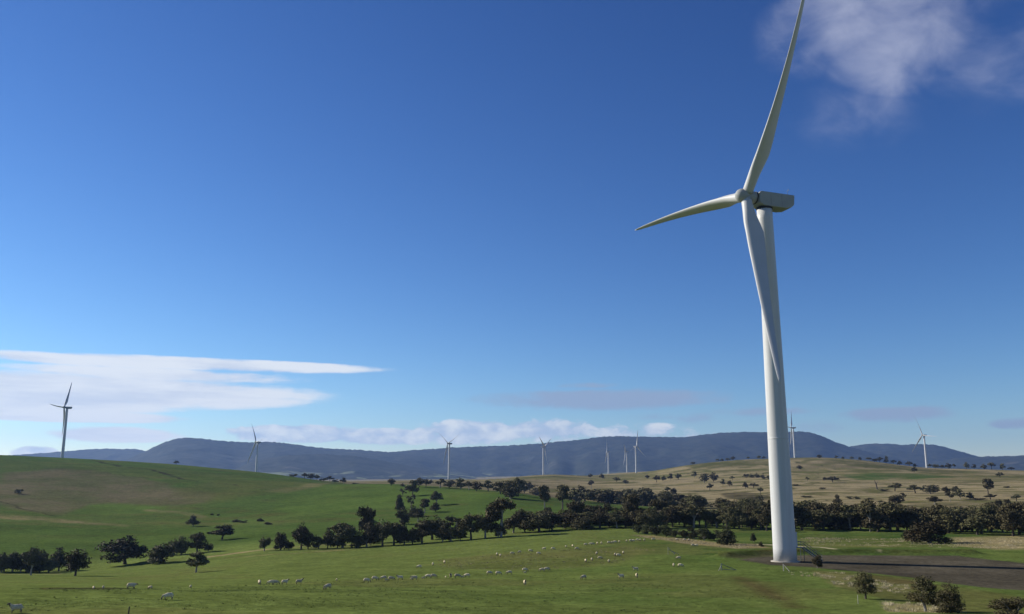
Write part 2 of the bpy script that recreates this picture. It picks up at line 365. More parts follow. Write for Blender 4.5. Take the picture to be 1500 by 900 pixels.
for pts, col, k, soft, rm in (
    ([(0, 694), (75, 690), (130, 693), (210, 701), (262, 716), (320, 724), (306, 735), (262, 739), (209, 737), (142, 737), (100, 752), (60, 750), (0, 740)], C_BROWN, 0.72, 0.006, 500),
    ([(262, 716), (330, 704), (420, 706), (470, 709), (400, 722), (330, 733), (290, 735)], C_OLIVE, 0.5, 0.008, 500),
    ([(0, 676), (90, 677), (250, 690), (380, 700), (330, 706), (210, 700), (75, 689), (0, 692)], C_OLIVE, 0.3, 0.006, 500),
    ([(390, 720), (440, 712), (489, 707), (470, 713), (420, 722)], C_DRY*0.7, 0.5, 0.006, 500),
    ([(1225, 697), (1280, 693), (1345, 694), (1400, 700), (1340, 703), (1260, 703)], C_LUSH, 0.8, 0.004, 400),
    ([(1000, 683), (1080, 677), (1130, 677), (1130, 682), (1070, 685), (1010, 689)], C_OLIVE*0.75, 0.8, 0.004, 400),
    ([(1165, 674), (1220, 673), (1300, 681), (1420, 690), (1420, 694), (1330, 690), (1250, 681)], C_OLIVE*0.7, 0.7, 0.004, 400),
    ([(1050, 724), (1090, 722), (1125, 726), (1140, 731), (1120, 735), (1060, 731)], C_SCRUB_SHADE, 0.75, 0.003, 400),
    ([(925, 784), (960, 785), (1000, 789), (1060, 796), (1112, 797), (1130, 803), (1080, 804), (1010, 797), (950, 789)], C_DRY*0.8, 0.75, 0.004, 100),
    ([(138, 737), (170, 734), (209, 736), (255, 740), (235, 749), (170, 751), (104, 752)], C_BRIGHT, 0.85, 0.004, 400),
    ([(470, 716), (560, 710), (640, 714), (720, 722), (700, 736), (600, 742), (500, 748), (420, 752), (400, 738), (430, 724)], C_BRIGHT, 0.6, 0.012, 400),
    ([(0, 770), (150, 772), (300, 775), (420, 772), (380, 786), (250, 792), (100, 796), (0, 798)], C_BRIGHT*0.85, 0.45, 0.012, 330),
    ([(1056, 815), (1075, 811), (1130, 809.5), (1132, 816), (1085, 818.5)], C_SCRUB_SHADE*1.6, 0.7, 0.003, 60),  # bank slope left of the tower: its shade painted as dark ground
    ([(1195, 838), (1240, 841), (1262, 848), (1240, 853), (1205, 848)], C_DRY*1.1, 0.7, 0.004, 60),
    ([(1212, 853), (1262, 858), (1330, 858), (1340, 866), (1280, 866), (1225, 860)], C_DRY*1.1, 0.6, 0.005, 60),
    ([(1290, 884), (1350, 886), (1420, 893), (1410, 899), (1300, 897)], C_DRY, 0.6, 0.005, 60),
    ([(1395, 787), (1500, 785), (1560, 786), (1560, 806), (1460, 806), (1400, 800)], C_DRY, 0.8, 0.006, 200),
    ([(1170, 788), (1300, 789), (1400, 790), (1400, 803), (1300, 802), (1170, 800)], C_OLIVE*1.25, 0.6, 0.005, 200),
    ([(1074, 845), (1092, 846), (1120, 858), (1150, 874), (1185, 892), (1150, 892), (1115, 872), (1090, 858)], C_RED*0.75, 0.55, 0.014, 60),
    ([(1190, 836), (1240, 838), (1300, 846), (1340, 852), (1420, 862), (1500, 876), (1500, 900), (1420, 898), (1300, 880), (1230, 862)], C_OLIVE, 0.7, 0.006, 60),
    ([(1265, 842), (1330, 848), (1360, 856), (1310, 856), (1270, 850)], C_RED*1.2, 0.6, 0.004, 60),
    ([(60, 861), (160, 861), (200, 863), (160, 864), (60, 864)], C_RED, 0.6, 0.002, 60),
    ([(640, 820), (800, 806), (920, 800), (960, 806), (900, 828), (760, 836), (650, 834)], C_OLIVE*1.12, 0.65, 0.01, 100)):
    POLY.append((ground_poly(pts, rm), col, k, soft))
for pts, col, k, w, rm in (
    ([(0, 754), (60, 757), (120, 763), (185, 769)], C_DRY*0.75, 0.6, 0.008, 300),
    ([(225, 745), (260, 749), (300, 756)], C_DRY*0.7, 0.5, 0.008, 300),
    ([(0, 841), (40, 842), (90, 841)], C_DRY, 0.6, 0.0025, 200),
    ([(300, 817), (400, 804), (470, 799), (540, 797)], C_DRY, 0.85, 0.004, 150),
    ([(330, 819), (420, 812), (500, 806)], C_DRY*0.8, 0.5, 0.004, 150),
    ([(1112, 797.5), (1200, 801.5), (1290, 805.5)], C_PALE, 0.95, 0.0032, 100),
    ([(840, 791), (930, 785)], C_DRY*0.8, 0.5, 0.001, 150),
    ([(0, 733), (40, 745), (90, 755)], C_SCRUB_SHADE, 0.7, 0.0025, 300),
    ([(130, 674), (180, 684), (230, 695), (285, 705)], C_SCRUB_SHADE, 0.8, 0.003, 600),  # dark line slanting down the left hill
    ([(285, 706), (350, 711)], C_SCRUB_SHADE, 0.4, 0.0015, 600),
    ([(130, 694), (180, 697), (215, 701)], C_SCRUB_SHADE, 0.4, 0.0015, 600),
    ([(560, 787), (640, 783), (700, 775)], C_DRY*0.7, 0.3, 0.002, 330)):
    LINES.append((ground_poly(pts, rm), col, k, w))

a_in = np.arange(-0.66, 0.66, 0.0021); a_out = np.arange(0.66, 2*math.pi-0.66, 0.05)
azs = np.concatenate([a_in, a_out]); NA = len(azs)
rr = np.concatenate([[3, 10, 20, 30, 40, 50, 58, 64], np.arange(68, 215, 0.9), np.geomspace(215, 1500, 230), np.geomspace(1520, 9500, 90)]); NR = len(rr)
Rk, Zk = smooth_az(np.where(azs > math.pi, azs-2*math.pi, azs))
gz = pchip(Rk, Zk, np.repeat(rr[:, None], NA, 1))
gx = rr[:, None]*np.sin(azs)[None, :]; gy = rr[:, None]*np.cos(azs)[None, :]
gz = extras(gx, gy, gz, np.hypot(gx, gy))
vv = np.stack([gx, gy, gz], -1).reshape(-1, 3)
cc = cover(gx, gy).reshape(-1, 3)
I, J = np.meshgrid(np.arange(NR-1), np.arange(NA), indexing='ij'); J2 = (J+1) % NA
ff = np.stack([I*NA+J, I*NA+J2, (I+1)*NA+J2, (I+1)*NA+J], -1).reshape(-1, 4)
vv = np.vstack([vv, [[0, 0, ZC-1.65]]]); cc = np.vstack([cc, cc[:1]])
gm = np_mesh('ground', vv, ff[:, ::-1])
ca = gm.color_attributes.new('cover', 'FLOAT_COLOR', 'POINT')
ca.data.foreach_set('color', np.concatenate([cc, np.ones((len(cc), 1))], 1).astype(np.float32).ravel())
mt = bpy.data.materials.new('pasture'); mt.use_nodes = True; T = NT(mt.node_tree); bs = T.n['Principled BSDF']
at = T.node('ShaderNodeAttribute', attribute_name='cover'); co = T.node('ShaderNodeTexCoord').outputs['Object']
n1 = T.noise(co, 1.1, 6.0, 0.7); n2 = T.noise(co, 0.22, 5.0, 0.65); n3 = T.noise(co, 6.0, 3.0, 0.6)
k = T.m('MULTIPLY', T.sstep(n1, 0.25, 0.75, 0.62, 1.36), T.m('MULTIPLY', T.sstep(n2, 0.3, 0.7, 0.84, 1.15), T.sstep(n3, 0.3, 0.7, 0.86, 1.14)))
spk = T.noise(co, 0.75, 3.0, 0.5); k = T.m('MULTIPLY', k, T.sstep(spk, 0.60, 0.70, 1.0, 0.72))
vm = T.node('ShaderNodeVectorMath', operation='SCALE'); T.l.new(at.outputs['Color'], vm.inputs[0]); T.l.new(k, vm.inputs['Scale'])
T.l.new(vm.outputs[0], bs.inputs['Base Color']); bs.inputs['Roughness'].default_value = 1.0; bs.inputs['Specular IOR Level'].default_value = 0.0
bp = T.node('ShaderNodeBump'); bp.inputs['Strength'].default_value = 0.8; bp.inputs['Distance'].default_value = 0.2
T.l.new(T.m('ADD', n1, T.m('MULTIPLY', n3, 0.4)), bp.inputs['Height']); T.l.new(bp.outputs[0], bs.inputs['Normal'])
tag(link('ground', gm, mt), 'rolling green and dry pasture hills under the turbines', kind='structure')

# ------------------------------------------------------------------ mountains
mm = bpy.data.materials.new('mountain_forest'); mm.use_nodes = True; T = NT(mm.node_tree); bs = T.n['Principled BSDF']
co = T.node('ShaderNodeTexCoord').outputs['Object']
n1 = T.noise(co, 0.012, 6.0, 0.65); n2 = T.noise(co, 0.0022, 5.0, 0.6)
c = T.mix(T.sstep(n1, 0.3, 0.7), (0.012, 0.018, 0.014, 1), (0.044, 0.048, 0.034, 1))
c = T.mix(T.sstep(n2, 0.62, 0.72, 0, 0.5), c, (0.13, 0.12, 0.10, 1))
geo = T.node('ShaderNodeSeparateXYZ'); T.l.new(co, geo.inputs[0])
low = T.sstep(T.m('ADD', geo.outputs[2], T.m('MULTIPLY', n2, 120.0)), 205.0, 165.0)
c = T.mix(T.m('MULTIPLY', low, T.sstep(T.noise(co, 0.005, 3.0, 0.5), 0.50, 0.56)), c, (0.17, 0.19, 0.10, 1))
T.l.new(c, bs.inputs['Base Color']); bs.inputs['Roughness'].default_value = 1.0; bs.inputs['Specular IOR Level'].default_value = 0.05
bp = T.node('ShaderNodeBump'); bp.inputs['Strength'].default_value = 0.7; bp.inputs['Distance'].default_value = 11.0
T.l.new(n1, bp.inputs['Height']); T.l.new(bp.outputs[0], bs.inputs['Normal'])
def ridge(sky_px, R, Wf, Wb, foot, seed, label, rough=7.0):
    P = []
    for (px, py) in sky_px:
        x, y, z = ray(px, py); h = math.hypot(x, y); P.append((math.atan2(x, y), ZC+R*z/h))
    P = np.array(P); az = np.arange(P[0, 0]-0.002, P[-1, 0]+0.002, 0.0013); n = len(az)
    crest = np.interp(az, P[:, 0], P[:, 1]); kr = np.ones(5)/5
    crest = np.convolve(np.pad(crest, 2, mode='edge'), kr, 'valid')
    Rc = R*(1+0.03*fbm(az*9+seed, az*0+seed, 3))
    crest = ZC+(crest-ZC)*Rc/R; jag = rough*fbm(az*420+seed, az*0+3, 3)
    t = np.concatenate([-np.linspace(1, 0, 46)**1.15, np.linspace(0.1, 1, 12)]); m = len(t)
    Tt, A = np.meshgrid(t, az, indexing='ij')
    s = np.abs(Tt); wid = np.where(Tt < 0, Wf, Wb)*(1+0.45*fbm(A*14+seed*3, A*0, 3))
    prof = (1-s)**1.25*(1+0.0*s)
    rr0 = Rc[None, :]+Tt*wid; X0 = rr0*np.sin(A); Y0 = rr0*np.cos(A)
    g = fbm(X0/1300+seed, Y0/1500+seed, 4); g2 = 1-np.abs(fbm(X0/620+seed, Y0/700, 3))*2
    amp = np.sin(np.pi*np.clip(s, 0, 1))
    H = (crest[None, :]-foot)
    z = foot + H*prof + jag[None, :]*np.exp(-(s/0.03)**2) + amp*H*(0.26*g+0.10*(g2-0.6)) + amp*rough*0.8*fbm(X0/60, Y0/60, 2)
    r = Rc[None, :]+Tt*wid
    z = np.where(s > 0.985, foot-60, z)
    v = np.stack([r*np.sin(A), r*np.cos(A), z], -1).reshape(-1, 3)
    I, J = np.meshgrid(np.arange(m-1), np.arange(n-1), indexing='ij')
    f = np.stack([I*n+J, (I+1)*n+J, (I+1)*n+J+1, I*n+J+1], -1).reshape(-1, 4)
    o = link('mountain', np_mesh('mountain', v, f), mm); tag(o, label, kind='structure'); return o
ridge([(-120, 672), (0, 668), (60, 664), (110, 660), (150, 657.5), (200, 658), (225, 663), (260, 676), (300, 690)], 10200, 1900, 1500, 70, 3.1, 'low blue range far left behind the green hill')
ridge([(140, 690), (180, 676), (212, 662), (225, 655), (240, 648), (258, 642.5), (275, 641), (300, 643), (330, 646.5), (365, 648), (400, 647.5), (425, 650), (450, 654), (480, 657), (520, 659), (560, 661.5), (620, 668), (680, 680), (730, 694)], 8300, 2000, 1300, 70, 7.7, 'blue forested mountain with a steep left shoulder')
ridge([(480, 676), (540, 665), (600, 660), (660, 656), (700, 654.5), (740, 653), (790, 650), (820, 647), (850, 644), (880, 640), (905, 639), (950, 640), (1000, 641), (1025, 637.5), (1060, 634), (1090, 632.5), (1130, 633.5), (1165, 632), (1185, 633), (1205, 639), (1225, 648), (1245, 655), (1280, 664), (1320, 674), (1370, 690)], 9000, 2300, 1400, 70, 1.9, 'long blue forested mountain range across the middle')
ridge([(330, 694), (370, 676), (420, 667), (470, 665), (520, 668), (560, 675), (600, 683), (640, 690), (700, 700)], 6700, 1300, 900, 60, 5.2, 'dark lower forested spur in front of the left mountain', 5.0)
ridge([(1190, 676), (1225, 660), (1245, 654), (1275, 650), (1300, 650), (1325, 652), (1345, 650.5), (1370, 652), (1385, 655), (1405, 661), (1430, 668), (1470, 680), (1500, 690)], 10600, 1900, 1300, 80, 9.4, 'double-humped blue mountain behind the right-hand hill')
ridge([(1330, 690), (1370, 677), (1400, 671), (1440, 669), (1490, 668), (1540, 667), (1620, 672)], 9200, 1500, 1200, 80, 12.6, 'low blue range at the far right edge')

# ------------------------------------------------------------------ haze
hz = MB().box((0, 4600, 345), (26000, 15400, 790)).mesh('haze')
hm = bpy.data.materials.new('haze_air'); hm.use_nodes = True; T = NT(hm.node_tree); T.n.clear()
pv = T.node('ShaderNodeVolumePrincipled'); pv.inputs['Color'].default_value = (0.33, 0.54, 1.0, 1); pv.inputs['Density'].default_value = 4.4e-5
pv.inputs['Anisotropy'].default_value = 0.3
ho = T.node('ShaderNodeOutputMaterial'); T.l.new(pv.outputs[0], ho.inputs['Volume'])
tag(link('haze', hz, hm, smooth=False), 'thin blue air between the near hills and mountains', 'haze', kind='stuff')

# ------------------------------------------------------------------ wind turbines
M_WHITE = material('turbine_paint', (0.585, 0.59, 0.58), 0.42, 0.10, 1.6, 0.18, streak=0.06)
M_BLADE = material('blade_gelcoat', (0.52, 0.525, 0.515), 0.42, 0.06, 0.25, 0.18)
M_NAC = material('nacelle_shell', (0.34, 0.355, 0.345), 0.55, 0.08, 0.5, 0.15)
M_DARK = material('dark_rubber', (0.03, 0.03, 0.035), 0.6, 0.3, 5)
M_CONC = material('concrete', (0.50, 0.46, 0.38), 0.9, 0.25, 1.5, 0.2, 0.3)
M_STEEL = material('galvanised_steel', (0.12, 0.16, 0.17), 0.5, 0.3, 4, 0.5, 0, 0.3)
TILT = 0.082; HUBH = 70.0; OV = 4.1; BL = 43.7
def blade_mesh():
    B = MB(); n = 20; st = list(np.linspace(0, 1, 44))
    def tab(x, xs, ys): return float(np.interp(x, xs, ys))
    for u in st:
        s = 0.9 + u*(BL-0.9)
        ch = tab(s, [0, 2, 4, 6.5, 9, 12, 18, 26, 34, 40, 42.5, 43.7], [2.1, 2.1, 2.45, 3.2, 3.55, 3.35, 2.65, 1.9, 1.3, 0.85, 0.55, 0.12])
        th = tab(s, [0, 2, 4, 6.5, 9, 12, 18, 26, 34, 40, 43.7], [2.1, 2.1, 1.85, 1.4, 1.1, 0.88, 0.6, 0.36, 0.22, 0.13, 0.03])
        rnd = tab(s, [0, 2.2, 7.5], [1, 1, 0]); le = tab(s, [0, 2, 9], [0.5, 0.5, 0.32])
        b = math.radians(60 + tab(s, [0, 8, 16, 28, 43.7], [16, 14, 8, 3, 0]))
        dc = Vector((math.sin(b), math.cos(b), 0)); dn = Vector((-math.cos(b), math.sin(b), 0))
        cen = Vector((0.048*s+0.035*s*s/40, -0.082*s*s/40, s))
        for k in range(n):
            t = 2*math.pi*k/n; cx = math.cos(t)
            x_c = (1-cx)/2                                   # 0 at leading edge
            ell = math.sin(t)*0.5
            yt = 2.97*math.sqrt(x_c)-1.26*x_c-3.516*x_c**2+2.843*x_c**3-1.036*x_c**4
            aero = math.copysign(0.5*max(yt, 0.0), math.sin(t))*1.0
            hgt = ell*rnd+aero*(1-rnd)
            p = cen + dc*((le-x_c)*ch) + dn*(hgt*th)
            B.v.append(tuple(p))
    for i in range(len(st)-1):
        for k in range(n):
            B.f.append((i*n+k, i*n+(k+1) % n, (i+1)*n+(k+1) % n, (i+1)*n+k))
    B.f.append(tuple(range(n))[::-1]); e = (len(st)-1)*n; B.f.append(tuple(e+k for k in range(n)))
    return B.mesh('blade')
ME_BLADE = blade_mesh()
def tower_r(z): return 1.50+(2.12-1.50)*(1-z/68.2)
def turbine_parts(root, phi, full=True):
    # tower with its section flanges and door
    prof = [(tower_r(z), z) for z in np.linspace(0.10, 68.15, 30)]
    tw = MB().lathe(prof, 64).build('tower', M_WHITE, root, True)
    MB().lathe([(2.62, -0.6), (2.62, 0.10), (2.58, 0.14), (1.9, 0.145)], 48).build('foundation', M_CONC, root, False)
    for z in (22.5, 45.5):
        MB().lathe([(tower_r(z)-0.02, z-0.14), (tower_r(z)+0.012, z-0.12), (tower_r(z)+0.012, z+0.12), (tower_r(z)-0.02, z+0.14)], 64).build('flange', M_WHITE, tw, True)
    # nacelle
    bm = bmesh.new()
    side = [(1.9, -1.2), (1.9, 1.0), (1.5, 1.25), (-6.05, 1.25), (-6.15, 1.15), (-6.0, -0.8), (-5.2, -1.5), (-3.8, -1.75), (0.9, -1.72)]
    L = [bm.verts.new((x, -1.62, z)) for x, z in side]; Rr = [bm.verts.new((x, 1.62, z)) for x, z in side]
    bm.faces.new(L); bm.faces.new(Rr[::-1])
    for i in range(len(side)):
        j = (i+1) % len(side); bm.faces.new((L[i], Rr[i], Rr[j], L[j]))
    bmesh.ops.recalc_face_normals(bm, faces=bm.faces)
    bmesh.ops.bevel(bm, geom=list(bm.edges), offset=0.16, segments=3, affect='EDGES', profile=0.5)
    me = bpy.data.meshes.new('nacelle'); bm.to_mesh(me); bm.free()
    nc = link('nacelle', me, M_NAC, root, False); nc.location = (0, 0, HUBH); nc.rotation_euler = (0, -TILT*0.3, 0)
    MB().lathe([(1.58, 67.9), (1.58, 68.35)], 48).build('yaw_ring', M_DARK, root, True)
    q = MB(); q.tube([(-5.3, 0.5, 1.2), (-5.3, 0.5, 2.5)], 0.035, 6); q.tube([(-5.3, 0.2, 2.42), (-5.3, 0.8, 2.42)], 0.03, 6); q.box((-5.3, 0.8, 2.5), (0.14, 0.14, 0.16)); q.build('wind_vane', M_STEEL, nc)
    MB().box((-6.15, 0.0, 0.35), (0.16, 0.8, 0.5)).build('rear_vent', M_DARK, nc)
    q = MB(); q.tube([(-6.2, -0.9, 1.2), (-6.55, -0.9, 1.2)], 0.1, 8); q.build('beacon', M_DARK, nc)
    for x in (-0.6, -3.1):
        MB().box((x, -1.622, -0.25), (0.03, 0.012, 2.5)).build('panel_joint', M_DARK, nc)
        MB().box((x, 1.622, -0.25), (0.03, 0.012, 2.5)).build('panel_joint', M_DARK, nc)
    R = Matrix.Rotation(-TILT, 4, 'Y')
    hub = MB().lathe([(0.9, -2.35), (1.22, -2.2), (1.26, -0.6), (1.32, -0.2), (1.42, 0.3), (1.40, 0.9), (1.26, 1.45), (0.98, 1.9), (0.52, 2.2), (0.04, 2.32)], 40, 'x').build('hub', M_NAC, root, True)
    HM = Matrix.Translation((OV*math.cos(TILT), 0, HUBH+OV*math.sin(TILT))) @ R
    hub.matrix_local = HM
    MB().lathe([(1.30, -2.06), (1.30, -1.9)], 40, 'x').build('hub_seal', M_DARK, hub, True)
    for k in range(3):
        b = link('blade', ME_BLADE, M_BLADE, root)
        b.matrix_local = HM @ Matrix.Rotation(phi+k*2*math.pi/3, 4, 'X')
        if full:
            q = MB().lathe([(1.08, 1.08), (1.10, 1.1), (1.10, 1.32), (1.08, 1.34)], 32); o = q.build('blade_collar', M_NAC, b, True)
def yaw_to_rz(yaw): return math.atan2(-math.cos(yaw), -math.sin(yaw))
T0 = empty('wind_turbine', BASE, yaw_to_rz(1.26))
turbine_parts(T0, -0.72)
tag(T0, 'huge white wind turbine on the gravel pad, nearest of all', 'wind turbine', 'wind turbines')
# door, landing and stair on the far right of the tower foot
inv = Matrix.Rotation(-T0.rotation_euler.z, 4, 'Z')
sd_dir = Vector((0.97, 0.24, 0)).normalized(); sd_n = Vector((-sd_dir.y, sd_dir.x, 0))
def sloc(a, s, z): return inv @ (sd_dir*a + sd_n*s + Vector((0, 0, z)))
def frame3(): return (inv.to_3x3() @ Matrix((sd_dir, sd_n, Vector((0, 0, 1)))).transposed())
FR = frame3()
dr = MB().box(sloc(2.12, 0, 3.95), (0.42, 1.3, 2.7), FR).build('door_frame', M_WHITE, T0)
MB().box(sloc(2.345, 0, 3.85), (0.04, 0.9, 2.2), FR).build('door', M_STEEL, dr)
stair = empty('staircase'); stair.parent = T0
MB().box(sloc(2.9, 0, 2.52), (1.6, 1.4, 0.1), FR).build('landing', M_STEEL, stair)
p0, p1 = (3.7, 2.5), (7.3, 0.05)
for i in range(10):
    t = (i+0.5)/10; MB().box(sloc(p0[0]+(p1[0]-p0[0])*t, 0, p0[1]+(p1[1]-p0[1])*t), (0.3, 1.1, 0.04), FR).build('step', M_STEEL, stair)
for s in (-0.58, 0.58):
    q = MB(); q.tube([sloc(p0[0], s, p0[1]), sloc(p1[0], s, p1[1])], 0.11, 6); q.build('stringer', M_STEEL, stair)
    q = MB(); q.tube([sloc(2.5, s, 3.55), sloc(p0[0], s, 3.55), sloc(p1[0], s, 1.1), sloc(p1[0], s, 0.05)], 0.045, 6)
    q.tube([sloc(2.5, s, 3.05), sloc(p0[0], s, 3.05), sloc(p1[0], s, 0.6)], 0.035, 6)
    for t in (0, 0.33, 0.66): q.tube([sloc(p0[0]+(p1[0]-p0[0])*t, s, p0[1]+(p1[1]-p0[1])*t), sloc(p0[0]+(p1[0]-p0[0])*t, s, p0[1]+(p1[1]-p0[1])*t+1.05)], 0.035, 6)
    q.build('handrail', M_STEEL, stair)
    q = MB(); q.tube([sloc(3.6, s, 2.5), sloc(3.6, s, 0.0)], 0.06, 6); q.build('support_leg', M_STEEL, stair)
FAR = [((91, 672), 1380, 1.44, 0.44, 'white turbine on the green hill crest at far left of the photo'),
       ((374.5, 704), 1740, 0.92, 0.52, 'turbine half sunk behind the green hill, against the steep-shouldered mountain'),
       ((657.5, 702), 1775, 0.80, 0.85, 'turbine on the flat brown plain with one blade raised to the left'),
       ((796, 695.5), 2240, 5.16, 0.96, 'turbine right of the brown plain with two raised blades in a V'),
       ((891.5, 696), 2775, 1.68, 0.32, 'leftmost of the three distant turbines standing close together'),
       ((918.5, 692), 3000, 1.76, 0.96, 'middle of the three distant turbines standing close together'),
       ((932, 693.5), 2400, 5.44, 1.84, 'rightmost and tallest of the three distant turbines standing close together'),
       ((1164.5, 672.5), 2130, 2.00, 0.44, 'turbine on the dry hill crest just right of the near tower'),
       ((1358, 688), 2040, 1.24, 0.32, 'turbine on the dry right-hand hill among the skyline trees')]
T1 = None
for (px, r, yaw, phi, lab) in FAR:
    x, y, z, _ = at_r(px[0], px[1], r)
    if T1 is None:
        T1 = empty('wind_turbine'); turbine_parts(T1, 0.0, False); tgt = T1
    else:
        tgt = T1.copy(); COL.objects.link(tgt)
        for ch in T1.children:
            c2 = ch.copy(); COL.objects.link(c2); c2.parent = tgt
            for g in ch.children:
                g2 = g.copy(); COL.objects.link(g2); g2.parent = c2
    ex, ey, ez = ray(*px); zt = ZC+r*ez/math.hypot(ex, ey)
    tgt.location = (x, y, min(z, zt)-0.1); tgt.rotation_euler = (0, 0, yaw_to_rz(yaw)); tag(tgt, lab, 'wind turbine', 'wind turbines')
    k = 0; hm_ = Matrix.Translation((OV*math.cos(TILT), 0, HUBH+OV*math.sin(TILT))) @ Matrix.Rotation(-TILT, 4, 'Y')
    for ch in tgt.children:
        if ch.name.startswith('blade'):
            ch.matrix_local = hm_ @ Matrix.Rotation(phi+k*2*math.pi/3, 4, 'X'); k += 1

# ------------------------------------------------------------------ trees
M_BARK = material('bark', (0.12, 0.10, 0.08), 0.9, 0.4, 4, 0.1, 0.4)
M_PALEBARK = material('pale_bark', (0.34, 0.31, 0.27), 0.85, 0.35, 3, 0.1, 0.3)
def leaf_mat(name, a, b, rnd=0.7):
    mt = material(name, a, 0.75, 0.0, 2.2, 0.12, 0, 0, b, objrand=rnd)
    return mt
M_LEAF = leaf_mat('gum_foliage', (0.128, 0.113, 0.050), (0.076, 0.069, 0.033))
M_OLIVE = leaf_mat('wattle_foliage', (0.085, 0.088, 0.034), (0.045, 0.050, 0.022))
M_YELLOW = leaf_mat('russet_foliage', (0.105, 0.085, 0.035), (0.060, 0.058, 0.028))
def foliage(name, seed, lobes, nclump, per, leaf, mat_flat=0.75):
    """leaf-sized faces gathered in clumps spread over ellipsoid lobes (unit tree: 1 high, 1 wide)"""
    rg = np.random.default_rng(seed); vol = np.array([l[3]*l[3]*l[4] for l in lobes])**0.7; pr = vol/vol.sum()
    V = []
    for i in range(nclump):
        l = lobes[rg.choice(len(lobes), p=pr)]
        d = rg.normal(size=3); d /= np.linalg.norm(d); q = rg.random()**0.35
        if d[2] < -0.3: d[2] *= 0.5
        c = np.array(l[:3]) + d*q*np.array([l[3], l[3], l[4]])
        cr = rg.uniform(0.07, 0.14)*(l[3]/0.25)**0.5
        p = rg.normal(size=(per, 3)); p /= np.linalg.norm(p, axis=1)[:, None]; p *= (rg.random((per, 1))**0.4)*np.array([cr, cr, cr*mat_flat]); p = p+c
        nrm = rg.normal(size=(per, 3))+np.array([0, 0, 0.5])+0.8*d; nrm /= np.linalg.norm(nrm, axis=1)[:, None]
        t = np.cross(nrm, rg.normal(size=(per, 3))); t /= np.linalg.norm(t, axis=1)[:, None]; b = np.cross(nrm, t)
        s = leaf*rg.uniform(0.6, 1.35, size=(per, 1)); w = s*rg.uniform(0.35, 0.8, size=(per, 1))
        V.append(np.stack([p-t*s, p-b*w, p+t*s, p+b*w], 1))
    V = np.concatenate(V).reshape(-1, 3); V[:, 2] = np.maximum(V[:, 2], 0.01); n = len(V)//4
    return np_mesh(name, V, np.arange(n*4).reshape(-1, 4))
def trunk_mesh(seed, lobes, h0, rad, lean=0.03, split=0.35):
    rg = random.Random(seed); B = MB(); sp = h0*split+0.05
    pts = [(0, 0, -0.03), (lean*0.3, 0, sp*0.5), (lean, rg.uniform(-.02, .02), sp)]
    B.tube(pts, [rad*1.25, rad, rad*0.85], 8)
    for l in lobes:
        e = Vector(l[:3]); s = Vector(pts[-1]); m = s.lerp(e, 0.5)+Vector((rg.uniform(-.03, .03), rg.uniform(-.03, .03), 0.03))
        B.tube([s-Vector((0, 0, 0.02)), m, e+Vector((0, 0, l[4]*0.3))], [rad*0.7, rad*0.45, rad*0.12], 6)
        for k in range(3):
            e2 = e+Vector((rg.uniform(-1, 1)*l[3]*0.7, rg.uniform(-1, 1)*l[3]*0.7, rg.uniform(-0.2, 0.8)*l[4]))
            B.tube([m, m.lerp(e2, 0.6)+Vector((0, 0, 0.02)), e2], [rad*0.3, rad*0.2, rad*0.06], 5)
    return B.mesh('trunk')
def rl(seed, n, rxy, z0, z1, r0, r1, flat=0.8):
    rg = random.Random(seed); o = []
    for i in range(n):
        a = 2*math.pi*(i+rg.random()*1.0)/n; d = rxy*rg.uniform(0.4, 1.05); r = rg.uniform(r0*0.85, r1)
        o.append((d*math.cos(a), d*math.sin(a), rg.uniform(z0, z1), r, r*flat))
    return o
